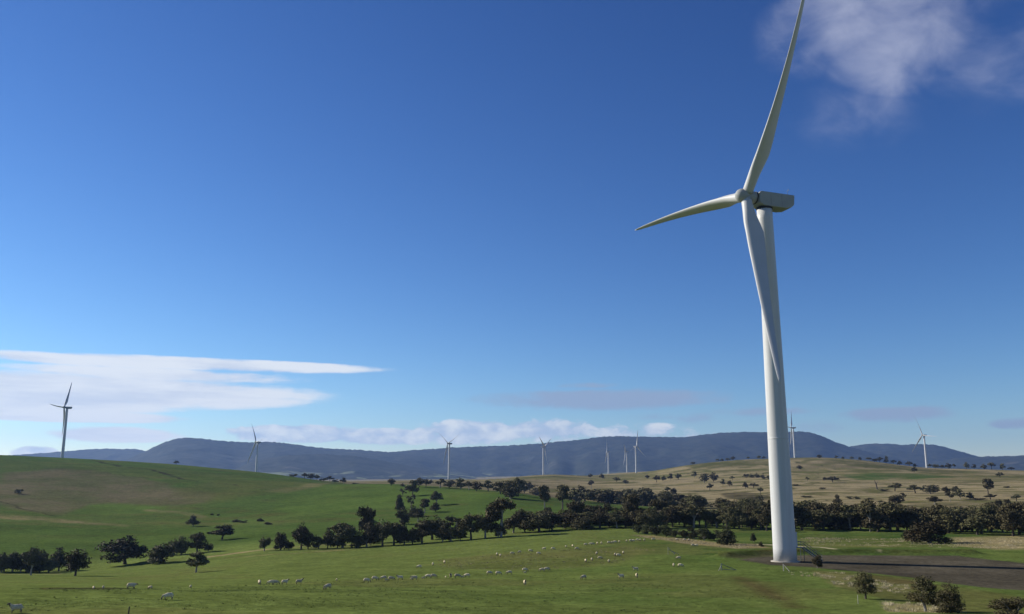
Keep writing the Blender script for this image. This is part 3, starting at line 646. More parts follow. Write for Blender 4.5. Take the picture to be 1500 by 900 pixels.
LOB = {
 'round':   [rl(1, 7, 0.28, 0.30, 0.66, 0.20, 0.27, 1.1)+[(0, 0, 0.68, 0.27, 0.27)], rl(2, 7, 0.28, 0.28, 0.64, 0.20, 0.27, 1.1)+[(0.03, 0, 0.70, 0.26, 0.25)], rl(3, 8, 0.29, 0.27, 0.68, 0.18, 0.26, 1.1)+[(-0.04, 0, 0.68, 0.26, 0.28)]]+[rl(40+i, 8, 0.30, 0.25, 0.74, 0.16, 0.26, 1.0)+[(0.06*(i-1), 0.04, 0.72, 0.22, 0.22)] for i in range(3)],
 'dome':    [rl(4, 9, 0.28, 0.16, 0.58, 0.20, 0.27, 1.2)+[(0, 0, 0.62, 0.30, 0.34)], rl(5, 9, 0.27, 0.16, 0.58, 0.2, 0.27, 1.2)+[(0.03, 0, 0.64, 0.26, 0.33)]]+[rl(50+i, 10, 0.31, 0.14, 0.64, 0.16, 0.25, 1.1)+[(0.07*(i-1), -0.03, 0.70, 0.2, 0.25)] for i in range(3)],
 'umbrella':[rl(6, 7, 0.31, 0.38, 0.74, 0.16, 0.23, 0.8)+[(0, 0, 0.80, 0.22, 0.16)], rl(7, 7, 0.32, 0.36, 0.76, 0.16, 0.22, 0.8)+[(0.05, 0, 0.82, 0.2, 0.15)]],
 'tall':    [rl(8, 4, 0.2, 0.45, 0.62, 0.16, 0.24, 0.8)+rl(9, 4, 0.24, 0.72, 0.88, 0.15, 0.24, 0.55), rl(10, 4, 0.24, 0.40, 0.60, 0.15, 0.22, 0.7)+rl(11, 4, 0.2, 0.72, 0.86, 0.17, 0.24, 0.6)],
 'flag':    [[(-0.22, 0, 0.55, 0.24, 0.2), (-0.1, 0.1, 0.8, 0.25, 0.17), (0.2, 0, 0.84, 0.24, 0.12), (-0.25, -0.1, 0.7, 0.2, 0.16), (0.02, -0.1, 0.9, 0.2, 0.1)]],
 'bush':    [rl(12, 10, 0.28, 0.15, 0.55, 0.2, 0.28, 1.2)+[(0, 0, 0.6, 0.26, 0.36)], rl(13, 10, 0.3, 0.15, 0.6, 0.18, 0.27, 1.2)]+[rl(60+i, 11, 0.33, 0.14, 0.72, 0.13, 0.24, 1.1) for i in range(3)],
 'conic':   [[(0, 0, 0.3, 0.3, 0.22), (0.05, 0.05, 0.5, 0.25, 0.2), (-0.04, 0, 0.7, 0.17, 0.18), (0, 0, 0.86, 0.09, 0.13)]],
 'gum':     [[(0.26*math.cos(a+q), 0.26*math.sin(a+q), 0.52+0.28*((k*5+q*3) % 4)/4, 0.17, 0.13) for k, a in enumerate((0, 1.3, 2.5, 3.7, 5.1))]+[(0.03*q, -0.05, 0.86, 0.17, 0.12), (-0.05, 0.08*q, 0.62, 0.14, 0.12)] for q in (0, 1, 2, 3)],
 'sparse':  [rl(14, 6, 0.33, 0.4, 0.85, 0.10, 0.17, 0.9)],
}
CAP = {'round': (0.5, 0.035), 'dome': (0.3, 0.035), 'umbrella': (0.55, 0.03), 'tall': (0.7, 0.035), 'flag': (0.85, 0.035), 'bush': (0.2, 0.03), 'conic': (0.25, 0.03), 'sparse': (0.5, 0.03), 'gum': (0.8, 0.032)}
PROTO = {}
def proto(kind, v, lod):
    key = (kind, v % len(LOB[kind]), lod)
    if key not in PROTO:
        lobes = LOB[kind][key[1]]; h0, rad = CAP[kind]
        nc, per, leaf = {'near': (240, 36, 0.020), 'mid': (190, 20, 0.032), 'far': (80, 11, 0.06)}[lod]
        if kind == 'sparse': nc = nc//3
        cr = foliage('crown', hash(kind) % 1 + len(kind)*31+key[1]*7+{'near': 1, 'mid': 2, 'far': 3}[lod], lobes, nc, per, leaf)
        PROTO[key] = (cr, trunk_mesh(key[1]*5+len(kind), lobes, h0, rad, 0.03, 0.3 if kind == 'bush' else (0.75 if kind in ('tall', 'flag') else 0.45)))
    return PROTO[key]
MATCOPY = {}
def tree(px, py, hp, wp, kind, label, group=None, r=None, name='gum_tree', cat='tree', leaf=None, bark=None, seed=None, rmin=45, tilt=0.0):
    x, y, z, rad = at_r(px, py, r) if r else hit(px, py, rmin)
    depth = y*math.cos(PITCH)+(z-ZC)*math.sin(PITCH); s = depth/F
    h, w = hp*s*1.04, wp*s*1.22; rg = random.Random(seed if seed is not None else int(px*7+py*13))
    lod = 'near' if rad < 200 else ('mid' if rad < 640 else 'far')
    cr, tr = proto(kind, rg.randrange(12), lod)
    sxy = (rg.uniform(0.85, 1.2), rg.uniform(0.85, 1.2)); leaf = leaf or M_LEAF; bark = bark or (M_PALEBARK if rg.random() < 0.35 else M_BARK)
    e = empty(name, (x, y, z-0.05), rg.uniform(0, 6.28) if kind != 'flag' else 0.0)
    e.rotation_euler.x = tilt*rg.uniform(-1, 1)
    c = bpy.data.objects.new('crown', cr); t = bpy.data.objects.new('trunk', tr)
    for o, m in ((c, leaf), (t, bark)):
        COL.objects.link(o); o.parent = e; o.scale = (w*sxy[0], w*sxy[1], h)
        if not o.data.materials: o.data.materials.append(m)
        o.material_slots[0].link = 'OBJECT'; o.material_slots[0].material = m
    tag(e, label, cat, group); return e
_one = ['first', 'second', 'third', 'fourth', 'fifth', 'sixth', 'seventh', 'eighth', 'ninth', 'tenth', 'eleventh', 'twelfth', 'thirteenth', 'fourteenth', 'fifteenth', 'sixteenth', 'seventeenth', 'eighteenth', 'nineteenth']
ORD = list(_one)
for tn, th in (('twenty', 'twentieth'), ('thirty', 'thirtieth'), ('forty', 'fortieth'), ('fifty', 'fiftieth'), ('sixty', 'sixtieth')): ORD += [th]+[tn+'-'+o for o in _one[:9]]
def row(lst, label, group, **kw):
    for i, q in enumerate(sorted(lst)):
        tree(q[0], q[1], q[2], q[3], q[4] if len(q) > 4 else ('round', 'gum', 'round', 'umbrella')[i % 4], label.replace('#', ORD[i]), group, **kw)

# left valley clump
LC = []
for q in ((2, 838, 30, 28, 'dome'), (6, 838, 29, 26, 'bush'), (18, 838, 31, 26, 'round'), (30, 838, 28, 24, 'bush'), (58, 838, 32, 28, 'dome'), (71, 838, 30, 24, 'bush'), (44, 836, 26, 24, 'bush')):
    LC.append(q)
for i, q in enumerate(sorted(LC)): tree(*q, ORD[i]+' dark tree from the left in the dense left-edge clump', 'dense clump at the left edge', r=322+q[0] % 7)
tree(45, 843, 40, 36, 'umbrella', 'tree with a bare trunk in front of the left-edge clump')
tree(86, 835, 33, 26, 'dome', 'tall rounded dark tree just right of the left-edge clump', r=330)
tree(110, 844, 39, 36, 'round', 'wide-topped tree with short trunk casting a long shadow, left valley')
tree(183, 827, 43, 52, 'dome', 'biggest round dark tree in the left valley')
tree(234, 826, 31, 46, 'dome', 'low dome-shaped dark tree right of the biggest round tree')
tree(252, 821, 28, 18, 'bush', 'narrow tree tucked behind the low dome-shaped tree', r=350)
tree(265, 820, 27, 21, 'dome', 'small rounded tree at right end behind the dome-shaped tree', r=350)
tree(288, 823, 30, 27, 'round', 'rear of the two trees overlapping at the valley bend', r=350)
tree(287, 839, 29, 36, 'umbrella', 'front tree with spreading branches at the valley bend')
tree(305, 819, 15, 14, 'bush', 'small bush right of the two overlapping valley trees', r=350)
tree(283, 771, 17, 18, 'round', 'small lone round tree on the green slope of the left hill')
tree(325, 791, 21, 38, 'umbrella', 'low wide-spreading lone tree with its shadow on the left slope')
tree(258, 680.5, 6, 8, 'umbrella', 'tiny lone tree on the skyline of the left hill', r=1240)
row([(346, 765, 4, 12, 'bush'), (356, 766, 4, 10, 'bush'), (381, 764, 5, 10, 'bush'), (391, 769, 4, 12, 'bush'), (310, 755, 3, 5, 'bush'), (320, 756, 3, 5, 'bush')], '# low scrub bush from the left on the lower left hill', 'scrub on the left hill', name='shrub', cat='bush')
tree(27, 724, 8, 12, 'bush', 'dark scrub bush on the brown flank of the left hill', name='shrub', cat='bush')
row([(430, 700, 5, 11, 'bush'), (446, 703, 8, 8), (455, 703, 9, 13), (464, 704, 8, 9), (474, 704.5, 6, 10, 'bush'), (483, 705, 8, 11), (491, 706, 6, 9, 'bush'), (503, 706.5, 9, 10), (520, 707, 5, 10, 'bush'), (536, 709, 5, 8, 'bush')], '# tree from the left along the saddle below the mountains', 'trees along the saddle', r=1130)
# middle valley belt
MID = [(387, 808, 22, 19, 'round', 'small round tree at the left end of the middle valley belt'), (411, 806, 28, 23, 'dome', 'round dark tree second from the left in the middle belt'),
 (423, 806, 15, 15, 'bush', 'low bushy tree between the round and the pointed valley trees'), (441, 805, 37, 28, 'round', 'pointed dark tree in the left of the middle belt'),
 (451, 805, 26, 24, 'dome', 'olive dome-shaped tree in front of the pointed tree'), (467, 803, 20, 20, 'bush', 'low scrubby tree in the dip of the middle belt'),
 (480, 802, 30, 19, 'dome', 'narrow upright tree left of the broad lumpy tree'), (502, 800, 38, 36, 'round', 'broad lumpy tree with pale trunk in the middle belt'),
 (494, 801, 24, 26, 'bush', 'bushy tree at the foot of the broad lumpy tree'), (523, 799, 24, 20, 'bush', 'short tree right of the broad lumpy tree'),
 (536, 800, 55, 27, 'tall', 'tall gum rising above the middle belt with round top'), (537, 808, 36, 28, 'dome', 'olive tree with forked trunk standing forward of the belt'),
 (560, 805, 38, 32, 'round', 'wide dark tree with thick trunk in the central belt'), (549, 803, 34, 28, 'bush', 'dense dark tree behind the forked olive tree'),
 (577, 802, 34, 30, 'round', 'dark round tree left of the gap in the central belt'), (592, 801, 32, 28, 'dome', 'dome-shaped dark tree at the right of the central clump'),
 (604, 800, 28, 22, 'bush', 'small tree at the right end of the central clump'), (618, 798, 30, 34, 'umbrella', 'low spreading tree on the field edge in mid photo'),
 (633, 795, 36, 38, 'round', 'large round tree behind the low spreading field-edge tree'), (660, 793, 34, 32, 'sparse', 'thin half-dead tree with pale branches in the belt'),
 (648, 794, 26, 26, 'bush', 'bushy tree left of the half-dead pale tree'), (690, 791, 36, 40, 'umbrella', 'wide tree with splayed trunks on the field edge'),
 (674, 790, 26, 24, 'bush', 'bushy tree between half-dead and splayed trees'), (711, 789, 38, 34, 'round', 'dark round tree beside the tall flat-topped gum'), (730, 788, 24, 26, 'bush', 'low dark tree under the flat-topped gum'),
 (734, 789, 52, 42, 'flag', 'tall flat-topped gum with bare trunk at the field edge')]
for q in MID: tree(*q[:6], 'trees of the middle valley belt', bark=M_PALEBARK if 'pale' in q[5] else None, r=None if q[1] < 810 and q[0] > 1e9 else 316-(q[0]-387)*0.03 + (18 if ('behind' in q[5] or 'tall gum' in q[5]) else 0))
# green hill trees
EH = [(604, 727, 23, 22, 'umbrella', 'umbrella tree with thin trunk, highest on the green hill'), (590, 728, 12, 10, 'sparse', 'thin sparse sapling left of the umbrella tree'),
 (639, 740, 20, 18, 'umbrella', 'round-topped tree on a stem right of the hill group'), (638, 750, 15, 16, 'round', 'small round tree low beside the stemmed tree'),
 (585, 752, 28, 18, 'conic', 'pointed tree at the left of the hill group'), (602, 748, 24, 16, 'sparse', 'bare-branched grey tree in the hill group'),
 (622, 752, 22, 15, 'tall', 'slender tree at the right of the hill group'), (590, 769, 26, 18, 'dome', 'lowest dark tree at the left foot of the hill group'),
 (612, 765, 20, 22, 'umbrella', 'low spreading tree at the right foot of the hill group'), (605, 758, 18, 18, 'bush', 'bushy tree in the middle of the hill group'),
 (660, 768, 13, 12, 'round', 'small lone tree below the hill group, right side')]
for q in EH: tree(*q, 'tree group on the green hill', rmin=400)
row([(573, 712, 11, 13), (614, 714, 14, 14), (624, 714, 12, 12), (631, 709, 6, 8), (645, 715, 13, 18), (658, 716, 11, 14), (675, 717, 17, 19), (687, 718, 12, 13), (698, 720, 15, 15), (715, 720, 16, 18), (733, 724, 19, 19), (748, 731, 27, 27, 'dome'), (759, 726, 26, 19), (768, 723, 20, 15), (776, 722, 15, 13), (786, 726, 15, 18, 'bush'), (590, 713, 5, 9, 'bush'), (662, 712, 9, 10), (742, 722, 17, 14)],
    '# tree from the left in the row topping the green hill', 'row topping the green hill', rmin=600)
tree(798, 748, 38, 20, 'tall', 'dark two-tiered tree on the right of the green hill', rmin=450)
tree(824, 747, 38, 24, 'tall', 'tall full tree on the right of the green hill', rmin=450)
tree(803, 753, 12, 12, 'bush', 'small bush at the foot of the two-tiered tree', rmin=450)
# second mass of trees beyond the green hill
rg = random.Random(5); GUL = []
for i in range(60):
    px = rg.uniform(838, 1128); top = float(np.interp(px, [838, 870, 950, 960, 1010, 1030, 1060, 1130], [716, 713, 714, 716, 724, 726, 736, 742]))
    bs_ = float(np.interp(px, [838, 900, 1000, 1130], [735, 738, 747, 756])); f = rg.random()
    h = rg.uniform(15, 24); py = max(min(top+h+f*8, bs_), top+12)
    GUL.append((px, py, h, rg.uniform(22, 36), rg.choice(['round', 'dome', 'bush', 'round', 'tall'])))
for i, q in enumerate(sorted(GUL)): tree(*q, ORD[i]+' dark tree from the left in the wooded gully beyond the sheep field', 'wooded gully beyond the sheep field', rmin=455)
# main belt behind the field and tower
def belt(x0, x1, step, base, tops, rr_, lab, grp, seed, wr=(24, 38), fac=(0.72, 1.06)):
    rg = random.Random(seed); px = x0; i = 0
    while px < x1:
        b = float(np.interp(px, [p[0] for p in base], [p[1] for p in base])); t = float(np.interp(px, [p[0] for p in tops], [p[1] for p in tops]))
        k = rg.uniform(*fac); w = rg.uniform(*wr)*(0.6+0.4*k)
        tree(px, b, (b-t)*k, w, rg.choice(['round', 'dome', 'bush', 'gum', 'bush', 'round', 'gum']), lab.replace('#', ORD[i]), grp, r=rr_(px)+rg.uniform(-9, 9))
        px += step*rg.uniform(0.5, 1.45); i += 1
belt(752, 1135, 13, [(752, 785), (800, 780), (900, 777), (1000, 780), (1135, 786)], [(752, 753), (790, 750), (830, 748), (860, 752), (900, 752), (940, 748), (980, 745), (1050, 752), (1135, 750)], lambda p: 330+(p-750)*0.02, '# gum from the left in the front row behind the sheep field', 'dense belt behind the sheep field', 21)
belt(760, 1135, 15, [(760, 772), (1135, 776)], [(760, 748), (800, 746), (925, 741), (1000, 744), (1135, 745)], lambda p: 358, '# gum from the left in the rear row behind the sheep field', 'dense belt behind the sheep field', 22)
belt(1150, 1520, 14, [(1150, 787), (1300, 787), (1520, 786)], [(1150, 741), (1200, 742), (1290, 741), (1350, 748), (1420, 752), (1470, 746), (1520, 738)], lambda p: 345, '# gum from the left in the front row right of the tower', 'long belt right of the tower', 23, (30, 48))
belt(1158, 1520, 16, [(1158, 779), (1520, 776)], [(1158, 739), (1230, 740), (1300, 739), (1400, 747), (1440, 742), (1520, 738)], lambda p: 378, '# gum from the left in the rear row right of the tower', 'long belt right of the tower', 24, (30, 46))
tree(843, 776, 37, 28, 'tall', 'taller gum standing proud of the belt, left of the scrub', r=352)
tree(925, 776, 48, 30, 'tall', 'tallest gum in the belt behind the sheep field', r=352)
tree(966, 776, 40, 30, 'tall', 'tall olive-crowned gum above the scrub row', r=345)
tree(1362, 796, 35, 58, 'dome', 'wide brown-green tree standing forward of the right belt', leaf=M_YELLOW)
tree(1341, 793, 22, 30, 'dome', 'low bushy tree left of the wide forward tree')
tree(1432, 786, 30, 36, 'round', 'dark tree at the right belt edge above dry grass', r=330)
tree(1484, 786, 40, 34, 'round', 'big dark tree with visible trunk at far right belt end', r=325)
for i, q in enumerate([(935, 782, 17, 16), (949, 783, 15, 18), (962, 785, 17, 18), (976, 787, 18, 18), (988, 788, 15, 15), (1004, 789, 19, 18), (1017, 790, 17, 18), (1032, 792, 20, 20), (1046, 792, 17, 18)]):
    tree(*q, 'bush', ORD[i]+' olive bush from the left in the scrub row by the sheep', 'olive scrub row', name='shrub', cat='bush', leaf=M_OLIVE, rmin=180)
tree(1065, 798, 28, 26, 'bush', 'largest olive bush, standing alone left of the tower', name='shrub', cat='bush', leaf=M_OLIVE, rmin=180)
tree(1104, 795, 14, 10, 'conic', 'small pointed bush close left of the tower', name='shrub', cat='bush', leaf=M_OLIVE, rmin=180)
tree(1115, 801, 8, 7, 'bush', 'tiny round bush beside the tower on the pale track', name='shrub', cat='bush', rmin=180)
# dry hill on the right
row([(948, 702, 6, 7), (962, 707, 10, 12), (972, 705, 8, 7), (982, 704, 10, 9), (994, 703, 9, 10)], '# tree from the left in the short row, left flank of dry hill', 'short row on the dry hill', rmin=600)
row([(1017, 700, 9, 9), (1032, 708, 15, 15), (1045, 706, 14, 13), (1059, 712, 10, 9), (1069, 713, 9, 9), (1073, 704, 6, 8), (1092, 716, 10, 9), (1104, 715, 7, 12), (1114, 725, 11, 9), (1113, 738, 13, 11), (1040, 719, 10, 12), (978, 724, 11, 10), (987, 727, 12, 11), (865, 700, 6, 7), (882, 702, 8, 9), (903, 707, 8, 10), (916, 709, 6, 10), (866, 716, 12, 9)], '# tree from the left scattered on the dry hillside left of tower', 'scattered trees left of tower', rmin=600)
row([(1093, 700, 6, 8, 'bush'), (1101, 700, 6, 9, 'bush'), (1109, 700, 7, 10, 'bush'), (1118, 702, 8, 9, 'bush'), (1126, 703, 7, 9, 'bush')], '# bush from the left in the hedge-like strip beside the tower', 'hedge-like strip on the dry hill', rmin=600, name='shrub', cat='bush')
row([(1015, 678, 4, 6), (1052, 677, 4, 6), (1058, 676.5, 4, 5), (1066, 676, 4, 6), (1074, 675, 6, 7), (1096, 675, 4, 5), (1112, 675, 5, 6), (1119, 675, 4, 5)], '# skyline tree from the left on the hill left of tower', 'skyline trees left of the tower', rmin=900, r=2030)
row([(1200, 671.5, 6, 7), (1225, 673, 5, 6), (1235, 674, 4, 5), (1248, 675, 5, 5), (1260, 676, 5, 6), (1273, 678, 6, 8), (1281, 678, 5, 7), (1289, 679, 8, 9), (1298, 679, 11, 7), (1309, 681, 6, 8), (1318, 682, 6, 7), (1332, 684, 7, 9), (1341, 685, 5, 6), (1362, 686, 6, 6), (1371, 687, 6, 9), (1380, 687, 5, 9), (1390, 687, 8, 8), (1398, 687, 7, 6), (1416, 688, 10, 9), (1427, 689, 7, 8), (1442, 690, 8, 9), (1453, 690, 11, 10), (1469, 691, 10, 9), (1482, 692, 5, 8)], '# skyline tree from the left on the hill right of tower', 'skyline trees right of the tower', r=1900)
row([(1171, 689, 7, 8), (1183, 705, 6, 6), (1208, 705, 6, 6), (1220, 707, 9, 15), (1311, 720, 12, 20), (1313, 741, 16, 20), (1322, 732, 10, 12), (1341, 723, 12, 22), (1363, 724, 14, 21), (1369, 740, 13, 19), (1386, 726, 13, 14), (1400, 724, 12, 15), (1392, 735, 14, 13), (1407, 732, 15, 18), (1421, 732, 11, 11), (1451, 732, 8, 18), (1489, 735, 10, 12), (1463, 741, 10, 11), (1476, 743, 12, 13), (1226, 740, 16, 13), (1339, 692, 8, 8), (1465, 700, 8, 9)], '# tree from the left scattered on the dry hillside right of tower', 'scattered trees right of tower', rmin=500)
tree(1448, 727, 26, 16, 'tall', 'tall two-tiered gum standing alone on the dry right hillside', rmin=500)
row([(1244, 731, 4, 12, 'bush'), (1255, 731, 4, 10, 'bush'), (1274, 732, 3, 12, 'bush'), (1290, 736, 3, 14, 'bush'), (1180, 729, 3, 14, 'bush'), (1165, 712, 3, 10, 'bush'), (1205, 717, 3, 10, 'bush'), (1475, 715, 3, 9, 'bush'), (1296, 720, 4, 12, 'bush'), (1436, 733, 4, 18, 'bush')], '# low scrub patch from the left on the dry right hillside', 'low scrub on the dry hill', rmin=500, name='shrub', cat='bush')
# dead leaning trunk
x, y, z, r_ = hit(1285, 717, 500); s = y/F
q = MB(); q.tube([(0, 0, -0.2), (-0.8*s, 0, 6*s), (-3*s, 0, 13*s)], [1.1*s, 0.8*s, 0.25*s], 7); q.tube([(-0.9*s, 0, 6.5*s), (1.2*s, 0, 11*s)], [0.5*s, 0.15*s], 6)
o = q.build('dead_tree', M_BARK); o.location = (x, y, z); tag(o, 'bare dead leaning trunk on the dry hillside right of tower', 'tree')
# near shrubs below the pad
tree(1268, 878, 41, 36, 'round', 'small round-topped sapling with thin stem below the gravel pad', name='sapling', cat='shrub')
tree(1356, 896, 52, 46, 'round', 'rust-green sapling beside the darker bush, lower right', name='sapling', cat='shrub', leaf=M_YELLOW)
tree(1393, 899, 46, 40, 'bush', 'dense dark bush between sapling and corner bush, lower right', name='shrub', cat='bush')
tree(1482, 908, 36, 52, 'bush', 'grey-green bush cut off by the lower right corner', name='shrub', cat='bush')
tree(1197, 833, 21, 15, 'bush', 'small bush at the foot of the turbine stairs', name='shrub', cat='bush')

# ------------------------------------------------------------------ sheep
M_SHEEP = bpy.data.materials.new('fleece'); M_SHEEP.use_nodes = True; T = NT(M_SHEEP.node_tree); bs = T.n['Principled BSDF']
ob = T.node('ShaderNodeTexCoord').outputs['Object']; nz = T.noise(ob, 9.0, 4.0, 0.6)
c = T.mix(T.sstep(nz, 0.3, 0.7), (0.50, 0.41, 0.26, 1), (0.74, 0.64, 0.44, 1))
oi = T.node('ShaderNodeObjectInfo'); hs = T.node('ShaderNodeHueSaturation'); T.l.new(c, hs.inputs['Color'])
T.put(hs.inputs['Value'], T.m('ADD', 0.8, T.m('MULTIPLY', oi.outputs['Random'], 0.4)))
T.l.new(hs.outputs[0], bs.inputs['Base Color']); bs.inputs['Roughness'].default_value = 1.0; bs.inputs['Specular IOR Level'].default_value = 0.05
bp = T.node('ShaderNodeBump'); bp.inputs['Strength'].default_value = 0.8; bp.inputs['Distance'].default_value = 0.03; T.l.new(nz, bp.inputs['Height']); T.l.new(bp.outputs[0], bs.inputs['Normal'])
M_FACE = material('sheep_face', (0.17, 0.14, 0.10), 0.9, 0.3, 6, 0.1)
def sheep_mesh(pose):
    V = [(-0.42, 0, 0.60, .20, .24), (-0.15, 0, 0.60, .25, .29), (0.15, 0, 0.60, .25, .28), (0.38, 0, 0.63, .19, .22)]
    E = [(0, 1), (1, 2), (2, 3)]
    def add(par, pts):
        p = par
        for q in pts:
            V.append(q); E.append((p, len(V)-1)); p = len(V)-1
    if pose == 'graze': add(3, [(0.58, 0, 0.56, .12, .13), (0.70, 0, 0.36, .085, .095), (0.75, 0, 0.20, .07, .08), (0.79, 0, 0.07, .04, .045)]); head = 5
    elif pose == 'stand': add(3, [(0.52, 0, 0.80, .13, .13), (0.60, 0, 0.98, .09, .10), (0.72, 0, 0.97, .075, .085), (0.86, 0, 0.90, .045, .05)]); head = 5
    else: add(3, [(0.56, 0.03, 0.70, .12, .12), (0.68, 0.10, 0.74, .09, .095), (0.80, 0.16, 0.66, .065, .07), (0.88, 0.20, 0.58, .04, .045)]); head = 5
    i0 = len(V)
    add(head, [(V[head][0]-0.02, 0.13, V[head][2]+0.02, .025, .035)]); add(head, [(V[head][0]-0.02, -0.13, V[head][2]+0.02, .025, .035)])
    add(0, [(-0.60, 0, 0.56, .05, .05), (-0.64, 0, 0.40, .035, .035)])
    st = 0.06 if pose == 'walk' else 0.02
    leg0 = len(V)
    for sgn, ph in ((1, 1), (-1, -1)):
        add(3, [(0.33, 0.13*sgn, 0.40, .085, .08), (0.34+st*ph, 0.13*sgn, 0.22, .045, .045), (0.34+st*1.7*ph, 0.13*sgn, 0.02, .035, .03)])
        add(0, [(-0.40, 0.13*sgn, 0.42, .11, .10), (-0.47-st*ph, 0.13*sgn, 0.25, .045, .045), (-0.42-st*1.7*ph, 0.13*sgn, 0.02, .035, .03)])
    me = bpy.data.meshes.new('sheep'); me.from_pydata([v[:3] for v in V], E, []); o = bpy.data.objects.new('tmp', me); COL.objects.link(o)
    md = o.modifiers.new('skin', 'SKIN'); md.use_smooth_shade = True
    sv = me.skin_vertices[0].data
    for i, v in enumerate(V): sv[i].radius = (v[3], v[4])
    sv[1].use_root = True
    ss = o.modifiers.new('sub', 'SUBSURF'); ss.levels = 2; ss.render_levels = 2
    dg = bpy.context.evaluated_depsgraph_get(); dg.update(); out = bpy.data.meshes.new_from_object(o.evaluated_get(dg)); out.name = 'sheep'
    bpy.data.objects.remove(o); out.materials.clear(); out.materials.append(M_SHEEP); out.materials.append(M_FACE)
    hx = V[head]
    for p in out.polygons:
        c = p.center; p.use_smooth = True
        if (c.z < 0.34 and abs(c.x) < 0.6) or (c.x > hx[0]-0.03 and (Vector(c)-Vector(hx[:3])).length < 0.42): p.material_index = 1
    return out
SHEEP = {k: sheep_mesh(k) for k in ('graze', 'stand', 'walk')}
def sheep(px, py, length, head, pose, label, group='flock of grazing sheep', scale=None, rmin=45, cat='sheep'):
    x, y, z, r = hit(px, py, rmin); s = (scale or 1.0)*(0.68 if r < 100 else 0.77)
    o = bpy.data.objects.new('sheep' if s > 0.55 else 'lamb', SHEEP[pose]); COL.objects.link(o); o.location = (x, y, z-0.02)
    view = math.atan2(x, y); rz = {'L': math.pi, 'R': 0.0, 'A': math.pi/2, 'T': -math.pi/2, 'LA': math.pi*0.8, 'RA': 0.6, 'LT': math.pi*1.2, 'RT': -0.6}[head]-view
    o.rotation_euler = (0, 0, rz+random.Random(int(px*3+py)).uniform(-0.2, 0.2)); o.scale = (s, s, s); tag(o, label, cat, group)
G, S_, K_ = 'graze', 'stand', 'walk'
for q in ((23, 898.5, 22, 'L', S_, 'big sheep looking left at the bottom left corner'), (246, 879, 18, 'L', G, 'lone cream sheep grazing on the near left field'),
          (192, 863.5, 16, 'R', K_, 'grey sheep half hidden at the bank on the left field'), (137, 864, 6, 'T', G, 'leftmost small pale sheep at the left field bank'), (151, 864, 6, 'A', G, 'second small pale sheep at the left field bank'),
          (220, 863.5, 6, 'LA', G, 'small pale sheep right of the half-hidden grey sheep'), (279, 862, 6, 'A', G, 'small white sheep alone right of the left field bank'),
          (480, 864, 12, 'LT', G, 'white grazing sheep alone in front of the row'), (769, 857.5, 8, 'T', S_, 'sunlit sheep facing the camera, alone in mid field'),
          (855, 849, 8, 'LT', G, 'white sheep grazing alone on the mid right field'), (910, 848, 8, 'LT', S_, 'left of the two paired white sheep in the right field'),
          (933, 847, 7, 'T', S_, 'right of the two paired white sheep in the right field'), (931, 837, 8, 'L', S_, 'sheep standing above the pair in the right field'),
          (987, 831, 6, 'A', G, 'grey sheep at the right next to a white one'), (997, 831.5, 8, 'R', G, 'white sheep at the right next to a grey one'), (994, 820, 7, 'L', G, 'white sheep just below the leaning fence brace'),
          (493, 851.5, 6, 'T', K_, 'small lamb above the lone grazing sheep')):
    sheep(*q, scale=0.6 if ('lamb' in q[5] or 'small' in q[5]) else None)
ROW1 = [(380, 857, 'T', G), (397, 857, 'L', G), (403, 857, 'R', G), (417, 857, 'R', S_), (438, 856, 'R', S_), (537, 854, 'R', G), (549, 851, 'R', G), (562, 850, 'L', G), (573, 851, 'R', G), (586, 850, 'L', S_), (607, 850, 'L', K_), (627, 847.5, 'L', G), (635, 847, 'R', G), (660, 847, 'T', S_), (670, 847, 'R', G), (684, 846.5, 'L', G), (717, 842.5, 'R', G), (730, 843, 'R', G), (746, 842, 'L', G), (769, 838, 'R', G), (794, 838, 'L', G), (801, 837, 'R', G)]
for i, q in enumerate(ROW1): sheep(q[0], q[1], 9, q[2], q[3], ORD[i]+' adult sheep from the left in the long loose row')
for i, q in enumerate(((566, 852, 'L'), (603, 850, 'R'), (620, 849, 'L'), (653, 847.5, 'T'), (677, 847, 'L'), (769, 840.5, 'L'))): sheep(q[0], q[1], 4, q[2], K_, ORD[i]+' lamb from the left in the long loose row', scale=0.55)
for i, q in enumerate(((614, 833, 'L'), (634, 829, 'A'), (651, 826, 'T'))): sheep(q[0], q[1], 5, q[2], G, ORD[i]+' of three sheep climbing the slope in mid field')
ROW2 = [(728, 814, 'T'), (733, 816, 'A'), (750, 813, 'R'), (761, 811, 'LT'), (777, 809, 'R'), (789, 813, 'R'), (797, 806, 'L'), (810, 806, 'R'), (829, 803, 'A'), (839, 802, 'T'), (845, 806, 'R')]
for i, q in enumerate(ROW2): sheep(q[0], q[1], 5, q[2], G, ORD[i]+' small sheep from the left on the line up the slope')
ROW3 = [(858, 800), (865, 799), (868.5, 799), (875, 798), (881, 797.5), (892, 797), (897, 797), (901, 796), (907, 795.5), (918, 794.5), (924, 794), (927.5, 794), (934, 793), (938, 793), (944, 793), (957, 792), (992, 792.5), (1003, 793), (1009, 793)]
for i, q in enumerate(ROW3): sheep(q[0], q[1], 4, 'RLRTA'[i % 5], G, ORD[i]+' sheep from the left in the far file by the scrub')
for i, q in enumerate(((858, 824, 'T'), (867, 822, 'A'), (874, 813, 'T'), (879, 820, 'R'), (892, 825, 'A'), (901, 815, 'T'), (906, 816, 'R'), (913, 812, 'A'))): sheep(q[0], q[1], 5, q[2], G, ORD[i]+' sheep from the left in the cluster above the paired sheep')
for i, q in enumerate(((1015, 801, 'R'), (1020, 801, 'L'))): sheep(q[0], q[1], 6, q[2], G, ORD[i]+' of two sheep beside the pale grass under the scrub')

